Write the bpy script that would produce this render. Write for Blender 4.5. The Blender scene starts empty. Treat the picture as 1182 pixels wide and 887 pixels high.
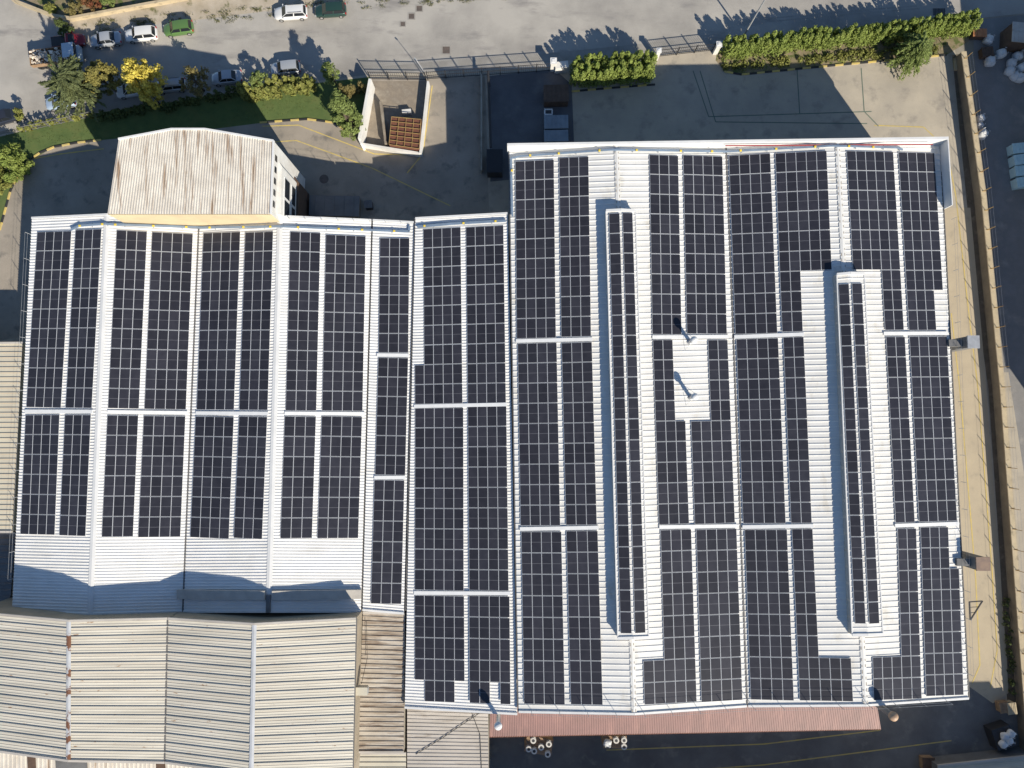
import bpy, math, random
from mathutils import Vector, Matrix
R = math.radians
scene = bpy.context.scene
C = scene.collection

# ------------------------------------------------------------------ camera
H, F, TILT = 90.0, 788.0, R(3.7)              # metres above the yard, focal length in photo pixels, tilt off plumb
cam_d = bpy.data.cameras.new('camera')
cam_d.sensor_width = 36.0
cam_d.lens = F / 1182.0 * 36.0
cam_d.clip_start, cam_d.clip_end = 0.5, 3000.0
cam = bpy.data.objects.new('camera', cam_d)
C.objects.link(cam)
cam.location = (0, 0, H)
cam.rotation_euler = (TILT, 0, 0)
scene.camera = cam
# ------------------------------------------------------------------ sky, sun, exposure
SUN_EL = R(31.0)
SHX, SHY = -0.55, 0.835                        # way the shadows fall on the ground
n_ = math.hypot(SHX, SHY); SHX, SHY = SHX / n_, SHY / n_
world = bpy.data.worlds.new('World'); scene.world = world
world.use_nodes = True
wt = world.node_tree
bg = wt.nodes['Background']
sky = wt.nodes.new('ShaderNodeTexSky')
sky.sky_type = 'NISHITA'; sky.sun_disc = False
sky.sun_elevation = SUN_EL
sky.sun_rotation = math.atan2(-SHX, -SHY)      # clockwise from +Y
sky.air_density = 1.0; sky.dust_density = 0.2; sky.ozone_density = 4.0
wt.links.new(sky.outputs[0], bg.inputs[0])
bg.inputs[1].default_value = 0.087
sun_d = bpy.data.lights.new('sun', 'SUN')
sun_d.energy = 5.0; sun_d.angle = R(0.5); sun_d.color = (1.0, 0.92, 0.78)
sun = bpy.data.objects.new('sun', sun_d); C.objects.link(sun)
tosun = Vector((-SHX * math.cos(SUN_EL), -SHY * math.cos(SUN_EL), math.sin(SUN_EL)))
sun.rotation_euler = tosun.to_track_quat('Z', 'Y').to_euler()
sun.location = (60, -90, 120)
scene.view_settings.view_transform = 'Standard'
scene.view_settings.look = 'None'
scene.view_settings.exposure = 0.45
scene.view_settings.gamma = 1.0
scene.view_settings.use_curve_mapping = False

# ------------------------------------------------------------------ helpers
CT, ST = math.cos(TILT), math.sin(TILT)
def ray(px, py):
    a, b = (px - 591.0) / F, -(py - 443.5) / F
    return Vector((a, b * CT + ST, b * ST - CT))
def P(px, py, z=0.0):
    d = ray(px, py); t = (z - H) / d.z
    return Vector((d.x * t, d.y * t, z))
def on_plane(px, py, p0, n):
    d = ray(px, py); o = Vector((0, 0, H))
    t = (p0 - o).dot(n) / d.dot(n)
    return o + d * t

class MB:
    def __init__(self): self.v = []; self.f = []; self.m = []
    def poly(self, pts, mi=0):
        b = len(self.v); self.v += [tuple(p) for p in pts]
        self.f.append(tuple(range(b, b + len(pts)))); self.m.append(mi)
    def grid(self, rows, mi=0, closed=False):
        b = len(self.v); n = len(rows[0])
        for r in rows: self.v += [tuple(p) for p in r]
        for i in range(len(rows) - 1):
            for j in range(n if closed else n - 1):
                k = (j + 1) % n
                self.f.append((b + i*n + j, b + i*n + k, b + (i+1)*n + k, b + (i+1)*n + j)); self.m.append(mi)
    def prism(self, poly, z0, z1, mi=0, top=None):
        """poly: list of (x,y); walls and caps; top: optional list of z per corner"""
        n = len(poly)
        lo = [(p[0], p[1], z0) for p in poly]
        hi = [(p[0], p[1], top[i] if top else z1) for i, p in enumerate(poly)]
        b = len(self.v); self.v += lo + hi
        self.f.append(tuple(b + i for i in reversed(range(n)))); self.m.append(mi)
        self.f.append(tuple(b + n + i for i in range(n))); self.m.append(mi)
        for i in range(n):
            j = (i + 1) % n
            self.f.append((b + i, b + j, b + n + j, b + n + i)); self.m.append(mi)
    def box(self, c, s, rz=0.0, mi=0, M=None):
        pts = []
        for dz in (-.5, .5):
            for dx, dy in ((-.5, -.5), (.5, -.5), (.5, .5), (-.5, .5)):
                p = Vector((dx * s[0], dy * s[1], dz * s[2]))
                if M is not None: p = M @ p
                elif rz: p = Matrix.Rotation(rz, 3, 'Z') @ p
                pts.append(p + Vector(c))
        b = len(self.v); self.v += [tuple(p) for p in pts]
        for q in ((3,2,1,0),(4,5,6,7),(0,1,5,4),(1,2,6,5),(2,3,7,6),(3,0,4,7)):
            self.f.append(tuple(b + i for i in q)); self.m.append(mi)
    def beam(self, a, b_, w, h, mi=0):
        a, b_ = Vector(a), Vector(b_); d = b_ - a; L = d.length
        x = d.normalized(); y = Vector((-x.y, x.x, 0))
        if y.length < 1e-4: y = Vector((0, 1, 0))
        y.normalize(); z = x.cross(y)
        M = Matrix((x, y, z)).transposed()
        self.box((a + b_) / 2, (L, w, h), mi=mi, M=M)
    def tube(self, pts, rad, n=8, mi=0, cap=True):
        pts = [Vector(p) for p in pts]
        if not isinstance(rad, (list, tuple)): rad = [rad] * len(pts)
        rows = []
        for i, p in enumerate(pts):
            d = (pts[min(i+1, len(pts)-1)] - pts[max(i-1, 0)])
            d.normalize()
            u = d.cross(Vector((0.13, 0.07, 1))) if abs(d.z) < .95 else d.cross(Vector((1, 0, 0)))
            u.normalize(); w = d.cross(u)
            rows.append([p + (u * math.cos(2*math.pi*k/n) + w * math.sin(2*math.pi*k/n)) * rad[i] for k in range(n)])
        self.grid(rows, mi, closed=True)
        if cap:
            self.poly(list(reversed(rows[0])), mi); self.poly(rows[-1], mi)
    def lathe(self, c, prof, n=16, mi=0):
        c = Vector(c)
        rows = [[c + Vector((r * math.cos(2*math.pi*k/n), r * math.sin(2*math.pi*k/n), z)) for k in range(n)] for r, z in prof]
        self.grid(rows, mi, closed=True)
        if prof[-1][0] > .01: self.poly(rows[-1], mi)
    def build(self, name, mats, parent=None, loc=None, smooth=False):
        if not isinstance(mats, (list, tuple)): mats = [mats]
        off = Vector((0, 0, 0))
        if parent is not None and not parent.get('_local'):
            off = Vector(parent.get('_org', (0, 0, 0)))
        elif loc is not None: off = Vector(loc)
        me = bpy.data.meshes.new(name)
        me.from_pydata([(x - off.x, y - off.y, z - off.z) for x, y, z in self.v], [], self.f)
        for m in mats: me.materials.append(m)
        me.polygons.foreach_set('material_index', self.m)
        if smooth: me.polygons.foreach_set('use_smooth', [True] * len(self.f))
        me.update()
        o = bpy.data.objects.new(name, me); C.objects.link(o)
        if parent is not None:
            o.parent = parent
            o['_org'] = tuple(off) if not parent.get('_local') else (0.0, 0.0, 0.0)
            if parent.get('_local'): o['_local'] = 1
        elif loc is not None:
            o.location = loc
        return o

def tag(o, label=None, cat=None, group=None, kind=None):
    if label: o['label'] = label
    if cat: o['category'] = cat
    if group: o['group'] = group
    if kind: o['kind'] = kind
    return o
def thing(name, label, cat, loc=(0, 0, 0), group=None, rz=None):
    o = bpy.data.objects.new(name, None); C.objects.link(o)
    o.location = loc; o.empty_display_size = .3
    if rz is not None:
        o.rotation_euler = (0, 0, rz); o['_local'] = 1
    else:
        o['_org'] = tuple(loc)
    return tag(o, label, cat, group)
def centre(pts):
    s = Vector((0, 0, 0))
    for p in pts: s += Vector(p)
    s /= len(pts); s.z = 0
    return s

# ------------------------------------------------------------------ materials
def mk(name, c1, c2=None, scale=1.0, detail=6, rough=.7, metal=0.0, stretch=(1, 1, 1), lo=.35, hi=.65,
       c3=None, scale3=.15, lo3=.5, hi3=.7, stretch3=(1, 1, 1), bump=0.0, bscale=20, spec=.5, island=None, objrand=None, grain=0.0):
    m = bpy.data.materials.new(name); m.use_nodes = True
    nt = m.node_tree; N = nt.nodes; L = nt.links
    b = N['Principled BSDF']
    b.inputs['Roughness'].default_value = rough; b.inputs['Metallic'].default_value = metal
    b.inputs['Specular IOR Level'].default_value = spec
    geo = N.new('ShaderNodeNewGeometry')
    def noise(sc, st, det=detail):
        mp = N.new('ShaderNodeMapping'); mp.inputs['Scale'].default_value = st
        L.new(geo.outputs['Position'], mp.inputs['Vector'])
        n = N.new('ShaderNodeTexNoise'); n.inputs['Scale'].default_value = sc; n.inputs['Detail'].default_value = det
        n.inputs['Roughness'].default_value = .62
        L.new(mp.outputs[0], n.inputs['Vector']); return n.outputs[0]
    def ramp(v, a, z):
        r = N.new('ShaderNodeMapRange'); r.inputs[1].default_value = a; r.inputs[2].default_value = z
        L.new(v, r.inputs[0]); return r.outputs[0]
    def mix(f, a, bb):
        x = N.new('ShaderNodeMix'); x.data_type = 'RGBA'
        if hasattr(f, 'is_linked'): L.new(f, x.inputs['Factor'])
        else: x.inputs['Factor'].default_value = f
        for s, k in ((a, 'A'), (bb, 'B')):
            inp = [i for i in x.inputs if i.name == k and i.type == 'RGBA'][0]
            if isinstance(s, tuple): inp.default_value = (*s, 1)
            else: L.new(s, inp)
        return [o for o in x.outputs if o.type == 'RGBA'][0]
    def mul(col, v, a, z):
        r = N.new('ShaderNodeMapRange'); r.inputs[3].default_value = a; r.inputs[4].default_value = z
        L.new(v, r.inputs[0])
        h = N.new('ShaderNodeHueSaturation'); L.new(r.outputs[0], h.inputs['Value'])
        if isinstance(col, tuple): h.inputs['Color'].default_value = (*col, 1)
        else: L.new(col, h.inputs['Color'])
        return h.outputs[0]
    col = c1
    if c2: col = mix(ramp(noise(scale, stretch), lo, hi), c1, c2)
    if c3: col = mix(ramp(noise(scale3, stretch3), lo3, hi3), col, c3)
    if grain: col = mul(col, noise(9.0, (1, 1, 1), 3), 1 - grain, 1 + grain)
    if island: col = mul(col, geo.outputs['Random Per Island'], island[0], island[1])
    if objrand:
        oi = N.new('ShaderNodeObjectInfo'); col = mul(col, oi.outputs['Random'], objrand[0], objrand[1])
    if isinstance(col, tuple): b.inputs['Base Color'].default_value = (*col, 1)
    else: L.new(col, b.inputs['Base Color'])
    if bump:
        bn = N.new('ShaderNodeBump'); bn.inputs['Strength'].default_value = bump; bn.inputs['Distance'].default_value = .05
        L.new(noise(bscale, (1, 1, 1), 4), bn.inputs['Height']); L.new(bn.outputs[0], b.inputs['Normal'])
    return m

M = {}
M['street'] = mk('street_asphalt', (.40, .375, .335), (.25, .235, .215), .075, 10, .9, c3=(.24, .225, .21), scale3=.28, lo3=.54, hi3=.68, stretch3=(.5, 1.5, 1), grain=.2, lo=.42, hi=.66, bump=.25)
M['yard'] = mk('yard_concrete', (.44, .385, .30), (.35, .31, .25), .22, 8, .88, c3=(.25, .225, .19), scale3=.42, lo3=.54, hi3=.72, grain=.14, bump=.12)
M['strip'] = mk('strip_concrete', (.46, .385, .27), (.40, .335, .24), .3, 8, .88, c3=(.30, .26, .20), scale3=.6, lo3=.6, hi3=.8, grain=.09, bump=.12)
M['ground'] = mk('dry_ground', (.30, .27, .22), (.22, .20, .165), .2, 8, .95, grain=.15)
M['verge'] = mk('sandy_verge', (.46, .40, .32), (.36, .305, .225), .5, 8, .95, c3=(.13, .13, .06), scale3=.6, lo3=.56, hi3=.66, grain=.18, bump=.3)
M['pave'] = mk('pavement_slabs', (.33, .31, .28), (.25, .235, .21), .6, 8, .9, grain=.12)
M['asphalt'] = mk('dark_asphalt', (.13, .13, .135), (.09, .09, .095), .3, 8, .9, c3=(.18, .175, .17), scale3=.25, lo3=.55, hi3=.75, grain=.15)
M['lawn'] = mk('lawn_grass', (.10, .14, .04), (.07, .11, .03), .8, 8, .95, c3=(.11, .13, .04), scale3=.5, lo3=.5, hi3=.7, grain=.25, bump=.4)
M['soil'] = mk('bank_soil', (.27, .21, .14), (.16, .14, .07), .9, 8, .95, c3=(.09, .11, .03), scale3=1.0, lo3=.5, hi3=.6, grain=.2, bump=.3)
M['white'] = mk('white_roof_metal', (.79, .78, .76), (.72, .71, .68), .35, 8, .55, c3=(.54, .51, .46), scale3=.55, lo3=.56, hi3=.85, stretch3=(.25, 1.6, 1), grain=.03)
M['whitew'] = mk('white_big_roof_metal', (.74, .73, .70), (.66, .65, .62), .3, 8, .55, c3=(.50, .45, .36), scale3=.5, lo3=.56, hi3=.85, stretch3=(1.3, .6, 1), grain=.05)
M['trim'] = mk('white_trim', (.72, .715, .70), (.64, .64, .63), .6, 5, .5)
M['gutter'] = mk('gutter_metal', (.10, .10, .10), (.16, .15, .14), .6, 5, .6)
M['wallw'] = mk('white_render', (.70, .69, .66), (.58, .56, .52), .5, 8, .85)
M['wallb'] = mk('beige_render', (.62, .50, .31), (.52, .42, .27), .4, 7, .85)
M['beige'] = mk('beige_roof_metal', (.645, .605, .515), (.50, .465, .39), .45, 8, .55, c3=(.30, .19, .11), scale3=1.1, lo3=.645, hi3=.70, stretch3=(.6, 1.8, 1), grain=.09, stretch=(.18, 2.6, 1))
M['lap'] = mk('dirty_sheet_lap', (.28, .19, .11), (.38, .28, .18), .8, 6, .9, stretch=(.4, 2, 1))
M['warmg'] = mk('warm_grey_duct', (.50, .465, .41), (.40, .37, .33), .8, 6, .7)
M['wallt2'] = mk('dark_wall_concrete', (.22, .185, .14), (.15, .125, .095), .6, 8, .9, grain=.15)  # plain dark brown tone for the boundary wall
M['wallt'] = mk('dull_brown_cladding', (.36, .30, .22), (.28, .24, .18), .5, 6, .85)
M['rust'] = mk('rusting_roof_metal', (.58, .53, .45), (.34, .28, .21), .6, 8, .7, c3=(.16, .105, .07), scale3=.8, lo3=.49, hi3=.66, stretch3=(.3, 2.6, 1), grain=.12, stretch=(.4, 2.2, 1))
M['annexr'] = mk('weathered_fibre_roof', (.66, .62, .55), (.53, .49, .43), .6, 8, .8, c3=(.28, .195, .13), scale3=.6, lo3=.54, hi3=.66, stretch3=(2.6, .2, 1), grain=.2)
M['grey'] = mk('grey_roof_metal', (.52, .48, .43), (.40, .365, .32), .5, 7, .65, grain=.1, stretch=(.4, 1.8, 1), c3=(.27, .22, .17), scale3=.8, lo3=.58, hi3=.75, stretch3=(.4, 2, 1))
M['cream'] = mk('cream_roof_metal', (.58, .535, .42), (.50, .46, .37), .4, 7, .65, grain=.06)
M['greyd'] = mk('dark_grey_metal', (.17, .17, .17), (.12, .12, .12), .6, 6, .6)
M['greym'] = mk('mid_grey_metal', (.36, .37, .37), (.30, .31, .31), .8, 6, .5)
M['red'] = mk('red_brown_canopy_metal', (.25, .138, .125), (.21, .12, .108), .5, 7, .6, c3=(.36, .20, .17), scale3=.5, lo3=.5, hi3=.8, stretch3=(2, .4, 1))
M['redp'] = mk('red_paint', (.35, .05, .05), rough=.5)
M['frame'] = mk('panel_frame_aluminium', (.64, .66, .69), rough=.4, metal=.0)
M['cell'] = mk('panel_cell_glass', (.033, .033, .042), (.026, .026, .034), 1.2, 5, .33, spec=.4, objrand=(.8, 1.25))
M['cellm'] = mk('panel_middle_line', (.13, .13, .145), rough=.4)
M['stain'] = mk('ridge_filler_stain', (.30, .25, .19), (.45, .39, .31), 1.5, 6, .9)
M['tray'] = mk('cable_tray_metal', (.78, .78, .77), (.72, .72, .71), 1.5, 5, .4)
M['conduit'] = mk('shadow_toned_conduit', (.21, .28, .37), (.16, .21, .28), .5, 5, .45)  # blue-grey is mostly the conduit's shadow put into its colour
M['yellow'] = mk('yellow_marker', (.75, .55, .06), rough=.6)
M['yline'] = mk('yellow_floor_paint', (.62, .46, .11), (.45, .36, .16), 1.5, 7, .8)
M['gline'] = mk('green_floor_paint', (.10, .15, .11), (.14, .16, .13), 1.5, 7, .8)
M['kblack'] = mk('kerb_black', (.03, .03, .03), rough=.8)
M['concrete'] = mk('wall_concrete', (.40, .36, .29), (.30, .27, .22), .6, 8, .9, c3=(.16, .14, .11), scale3=.5, lo3=.56, hi3=.75, grain=.1)
M['coping'] = mk('coping_stone', (.50, .41, .27), (.40, .33, .22), .8, 8, .9, c3=(.22, .18, .12), scale3=.7, lo3=.58, hi3=.7, grain=.1)
M['dirty'] = mk('dirty_concrete', (.30, .25, .19), (.15, .125, .10), .5, 8, .9, c3=(.38, .33, .26), scale3=.5, lo3=.5, hi3=.7, grain=.2)
M['rustm'] = mk('rust_metal', (.12, .045, .03), (.17, .07, .04), 2, 6, .8)
M['yrust'] = mk('old_yellow_paint', (.40, .28, .10), (.26, .15, .06), 2, 6, .7)
M['black'] = mk('black_metal', (.025, .025, .028), rough=.6)
M['galv'] = mk('galvanised_steel', (.46, .47, .48), (.36, .37, .38), 1.5, 5, .45, metal=.3)
M['stack'] = mk('stainless_stack', (.52, .52, .52), (.42, .42, .42), 1.5, 5, .35, metal=.35)
M['cowlw'] = mk('white_cowl', (.74, .74, .73), (.60, .60, .60), 2.5, 5, .4)
M['cowlb'] = mk('brown_cowl', (.46, .31, .20), (.35, .22, .14), 2.5, 5, .6)
M['glass'] = mk('dark_window_glass', (.018, .021, .025), rough=.08)
M['tyre'] = mk('tyre_rubber', (.02, .02, .02), rough=.9)
M['rim'] = mk('wheel_rim', (.5, .5, .5), rough=.35, metal=.6)
M['lamp'] = mk('head_lamp', (.42, .43, .45), rough=.15)
M['tail'] = mk('tail_lamp', (.4, .02, .02), rough=.25)
M['bark'] = mk('bark', (.11, .085, .06), (.07, .055, .04), 3, 6, .95)
M['wood'] = mk('pallet_wood', (.33, .22, .13), (.22, .14, .08), 2, 6, .9)
M['bag'] = mk('woven_white_bag', (.72, .72, .71), (.56, .56, .55), 2, 6, .85, bump=.4, bscale=6)
M['teal'] = mk('pale_turquoise_wrap', (.50, .68, .70), (.42, .60, .63), 2, 6, .6)
M['mhole'] = mk('manhole_iron', (.13, .10, .085), (.09, .075, .065), 2, 6, .8)
M['rustd'] = mk('rusty_duct_steel', (.27, .185, .13), (.20, .14, .11), 1.5, 6, .75)
M['orange'] = mk('orange_panel', (.52, .23, .10), (.42, .17, .07), 2, 6, .7)
M['brownm'] = mk('brown_sheet', (.12, .075, .05), (.08, .05, .035), 1.5, 6, .8)
M['bluegrey'] = mk('blue_grey_sheet', (.24, .28, .31), (.19, .22, .25), .8, 6, .6)
M['rubble'] = mk('pale_rubble', (.72, .65, .56), (.55, .48, .40), 4, 6, .95, island=(.6, 1.25))
M['spool'] = mk('pale_spool', (.62, .60, .55), (.5, .47, .42), 4, 5, .8)
def leafmat(name, c, c2, r=(.7, 1.45)):
    m = mk(name, c, c2, .7, 4, .75, island=r, spec=.25)
    b = m.node_tree.nodes['Principled BSDF']
    nt = m.node_tree; tr = nt.nodes.new('ShaderNodeBsdfTranslucent'); mx = nt.nodes.new('ShaderNodeMixShader'); mx.inputs[0].default_value = .38
    src = b.inputs['Base Color'].links[0].from_socket
    nt.links.new(src, tr.inputs[0]); nt.links.new(b.outputs[0], mx.inputs[1]); nt.links.new(tr.outputs[0], mx.inputs[2])
    nt.links.new(mx.outputs[0], nt.nodes['Material Output'].inputs[0])
    return m
M['hedge'] = leafmat('hedge_leaves', (.25, .30, .075), (.18, .235, .055))
M['hedgey'] = leafmat('yellow_green_leaves', (.25, .25, .07), (.17, .19, .05))
M['dark'] = leafmat('dark_green_leaves', (.10, .13, .042), (.075, .10, .034))
M['pine'] = leafmat('grey_green_needles', (.15, .175, .075), (.11, .13, .055))
M['olive'] = leafmat('olive_leaves', (.25, .22, .065), (.17, .165, .05))
M['gold'] = leafmat('golden_leaves', (.74, .62, .13), (.62, .52, .10), (.6, 1.3))
M['light'] = leafmat('light_green_leaves', (.21, .26, .085), (.16, .205, .06))
M['autumn'] = leafmat('brown_olive_leaves', (.23, .185, .075), (.16, .145, .055))
M['grassl'] = leafmat('grass_blades', (.13, .165, .05), (.09, .12, .035))
M['weed'] = leafmat('weed_leaves', (.17, .17, .07), (.12, .12, .05))
M['redleaf'] = leafmat('red_leaves', (.22, .07, .04), (.14, .10, .04))

# ------------------------------------------------------------------ ground sheets
def sheet(name, poly, z, mat, step=None):
    mb = MB(); mb.poly([P(x, y, 0) + Vector((0, 0, z)) for x, y in poly])
    o = mb.build(name, mat); return tag(o, kind='structure')
g = MB(); g.poly([(-700, -700, -.004), (700, -700, -.004), (700, 700, -.004), (-700, 700, -.004)])
tag(g.build('ground', M['ground']), kind='structure')
sheet('street', [(-900, 330), (-300, 215), (0, 152), (110, 130), (280, 104), (430, 86), (640, 77), (757, 64), (826, 56), (1122, 22), (1500, -18), (2200, -90), (2200, -420), (1200, -200), (600, -110), (84, -30), (-300, -120), (-900, -200)], .0, M['street'])
sheet('yard', [(-60, 170), (110, 130), (280, 104), (430, 86), (640, 77), (757, 64), (826, 56), (1098, 40), (1104, 66), (1135, 395), (1168, 800), (1180, 990), (300, 1000), (-60, 700)], .004, M['yard'])
M['fyard'] = mk('front_yard_asphalt', (.34, .295, .24), (.25, .22, .18), .2, 8, .9, c3=(.17, .155, .135), scale3=.5, lo3=.54, hi3=.7, grain=.16, bump=.15)
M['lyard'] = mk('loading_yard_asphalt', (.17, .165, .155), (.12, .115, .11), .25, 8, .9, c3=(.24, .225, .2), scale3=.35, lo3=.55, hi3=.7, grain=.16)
M['dust'] = mk('dusty_asphalt', (.25, .24, .23), (.18, .175, .17), .3, 8, .9, c3=(.32, .30, .27), scale3=.3, lo3=.54, hi3=.7, grain=.18)
M['ditch'] = mk('ditch_soil', (.16, .125, .09), (.10, .085, .06), .8, 8, .95, c3=(.24, .19, .13), scale3=.7, lo3=.55, hi3=.7, grain=.25, bump=.3)
sheet('front_yard', [(-60, 172), (110, 134), (280, 108), (430, 90), (560, 86), (566, 300), (-40, 400)], .007, M['fyard'])
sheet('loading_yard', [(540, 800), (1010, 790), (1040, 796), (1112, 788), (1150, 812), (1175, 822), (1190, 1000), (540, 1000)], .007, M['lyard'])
sheet('drain_ditch', [(1099, 64), (1112, 62), (1134, 225), (1157, 450), (1176, 700), (1186, 830), (1163, 820), (1155, 662), (1141, 450), (1131, 380), (1115, 225)], .010, M['ditch'])
sheet('side_yard', [(1090, 240), (1120, 240), (1134, 395), (1162, 760), (1164, 800), (1146, 812), (1112, 788), (1060, 792), (1010, 600)], .012, M['strip'])
sheet('neighbour_yard', [(1122, 24), (1500, -18), (2000, 200), (2000, 900), (1172, 900), (1166, 700), (1152, 450), (1136, 225)], .004, M['dust'])
sheet('neighbour_path', [(1148, 430), (1164, 430), (1184, 560), (1190, 700), (1190, 790), (1165, 760), (1158, 600)], .008, M['yard'])
sheet('verge', [(60, 26), (84, 25), (205, 3), (420, -40), (900, -120), (960, -100), (640, -28), (430, -3), (300, 14), (222, 24), (140, 32), (100, 42), (70, 44)], .004, M['verge'])
sheet('garden_ground', [(22, -2), (63, 20), (84, 23), (203, 1), (420, -44), (300, -120), (-20, -80)], .004, M['soil'])
sheet('pavement', [(432, 86), (520, 79), (640, 72), (757, 59), (826, 51), (826, 43), (757, 49), (640, 61), (520, 70), (430, 78)], .006, M['pave'])
sheet('lawn', [(-60, 175), (0, 158), (28, 151), (110, 131), (280, 106), (428, 89), (424, 112), (418, 135), (404, 156), (386, 142), (355, 138), (303, 142), (240, 150), (117, 162), (63, 170), (33, 186), (12, 222), (0, 266), (-60, 300)], .010, M['lawn'])
sheet('planting_bank', [(828, 60), (1120, 26), (1118, 48), (1092, 64), (1011, 71), (926, 79), (856, 86), (836, 82), (826, 70)], .010, M['soil'])
sheet('waste_bay_floor', [(429, 94), (492, 94), (489, 178), (418, 168)], .012, M['dirty'])
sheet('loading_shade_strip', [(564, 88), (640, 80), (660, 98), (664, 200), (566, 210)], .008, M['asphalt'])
def lines(name, polys, w, z, mat):
    mb = MB()
    for pl in polys:
        pts = [P(x, y) for x, y in pl]
        for a, b in zip(pts, pts[1:]):
            d = (b - a).normalized(); n = Vector((-d.y, d.x, 0)) * w / 2; zz = Vector((0, 0, z))
            mb.poly([a - n + zz, b - n + zz, b + n + zz, a + n + zz]); z += .0006
    return tag(mb.build(name, mat), kind='structure')
lines('yellow_lines', [
    [(303, 146), (344.6, 144.7), (432, 178), (475, 179)], [(318, 164), (342, 162.4), (399, 183), (431, 195), (520, 238)],
    [(499, 99), (488, 178), (470, 200)], [(1009, 145), (1066, 147), (1078, 158)],
    [(1094, 180), (1103, 225), (1120.6, 382), (1129, 450), (1144.7, 653), (1151, 751), (1143, 794)],
    [(1098, 362), (1108, 450), (1126, 665), (1131, 768), (1122, 789)],
    [(700, 866), (882, 859), (1016, 843)], [(800, 889), (882, 883), (1098, 855)], [(30, 185), (70, 178), (120, 172)]], .14, .014, M['yline'])
lines('green_lines', [[(800, 82), (818, 135), (882, 133), (1006, 129)], [(808, 82), (826, 141), (1001, 143)], [(920, 81), (923, 131)], [(994, 79), (997.5, 129), (1014, 146)]], .13, .016, M['gline'])

lines('road_lines', [[(882, 25.5), (970, 17.5), (1062, 10)], [(882, 22), (970, 14), (1058, 7)]], .16, .006, M['pave'])
def kerb(polyline, w=.22, h=.13, seg=1.1):
    mb = MB(); pts = [P(x, y) for x, y in polyline]; k = 0
    for a, b in zip(pts, pts[1:]):
        n = max(1, round((b - a).length / seg))
        for i in range(n):
            p, q = a.lerp(b, i / n), a.lerp(b, (i + 1) / n)
            mb.beam(p + Vector((0, 0, h / 2)), q + Vector((0, 0, h / 2)), w, h, mi=k % 2); k += 1
    return tag(mb.build('kerb', [M['yline'], M['kblack']]), kind='structure')
kerb([(0, 266), (12, 222), (20, 204), (33, 186), (46, 177), (63, 170), (90, 165), (117, 162)])
kerb([(300, 142), (326, 140), (355, 138), (386, 142), (398, 151)])
kerb([(660, 106), (706, 102), (756, 98)])
kerb([(836, 83), (856, 86.5), (926, 79.5), (1011, 71.5), (1092, 64)])

# ------------------------------------------------------------------ buildings
def corr(mb, tl, tr, br, bl, pitch, h, prof, mi=0, inset=0, lap=False):
    """ribbed sheet, ribs running from the left edge to the right one"""
    n = max(1, round(((bl - tl).length + (br - tr).length) / 2 / pitch))
    nrm = (tr - tl).cross(bl - tl).normalized()
    if nrm.z < 0: nrm = -nrm
    rows = []
    for i in range(n):
        for t, hh in prof:
            f = (i + t) / n
            o = nrm * h * hh
            rows.append([tl.lerp(bl, f) + o, tr.lerp(br, f) + o])
    rows.append([bl, br])
    f0 = len(mb.f); mb.grid(rows, mi)
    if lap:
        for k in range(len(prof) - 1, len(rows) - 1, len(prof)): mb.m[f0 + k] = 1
TRAP = [(0, 0), (.50, 0), (.62, 1), (.88, 1)]
WIDE = [(0, 0), (.74, 0), (.80, 1), (.94, 1)]
BEIGE = [(0, 0), (.14, 0), (.18, .26), (.26, .26), (.30, 0), (.47, 0), (.51, .26), (.59, .26), (.63, 0), (.80, 0), (.83, 1), (.96, 1)]
SLOPES = {}
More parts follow.
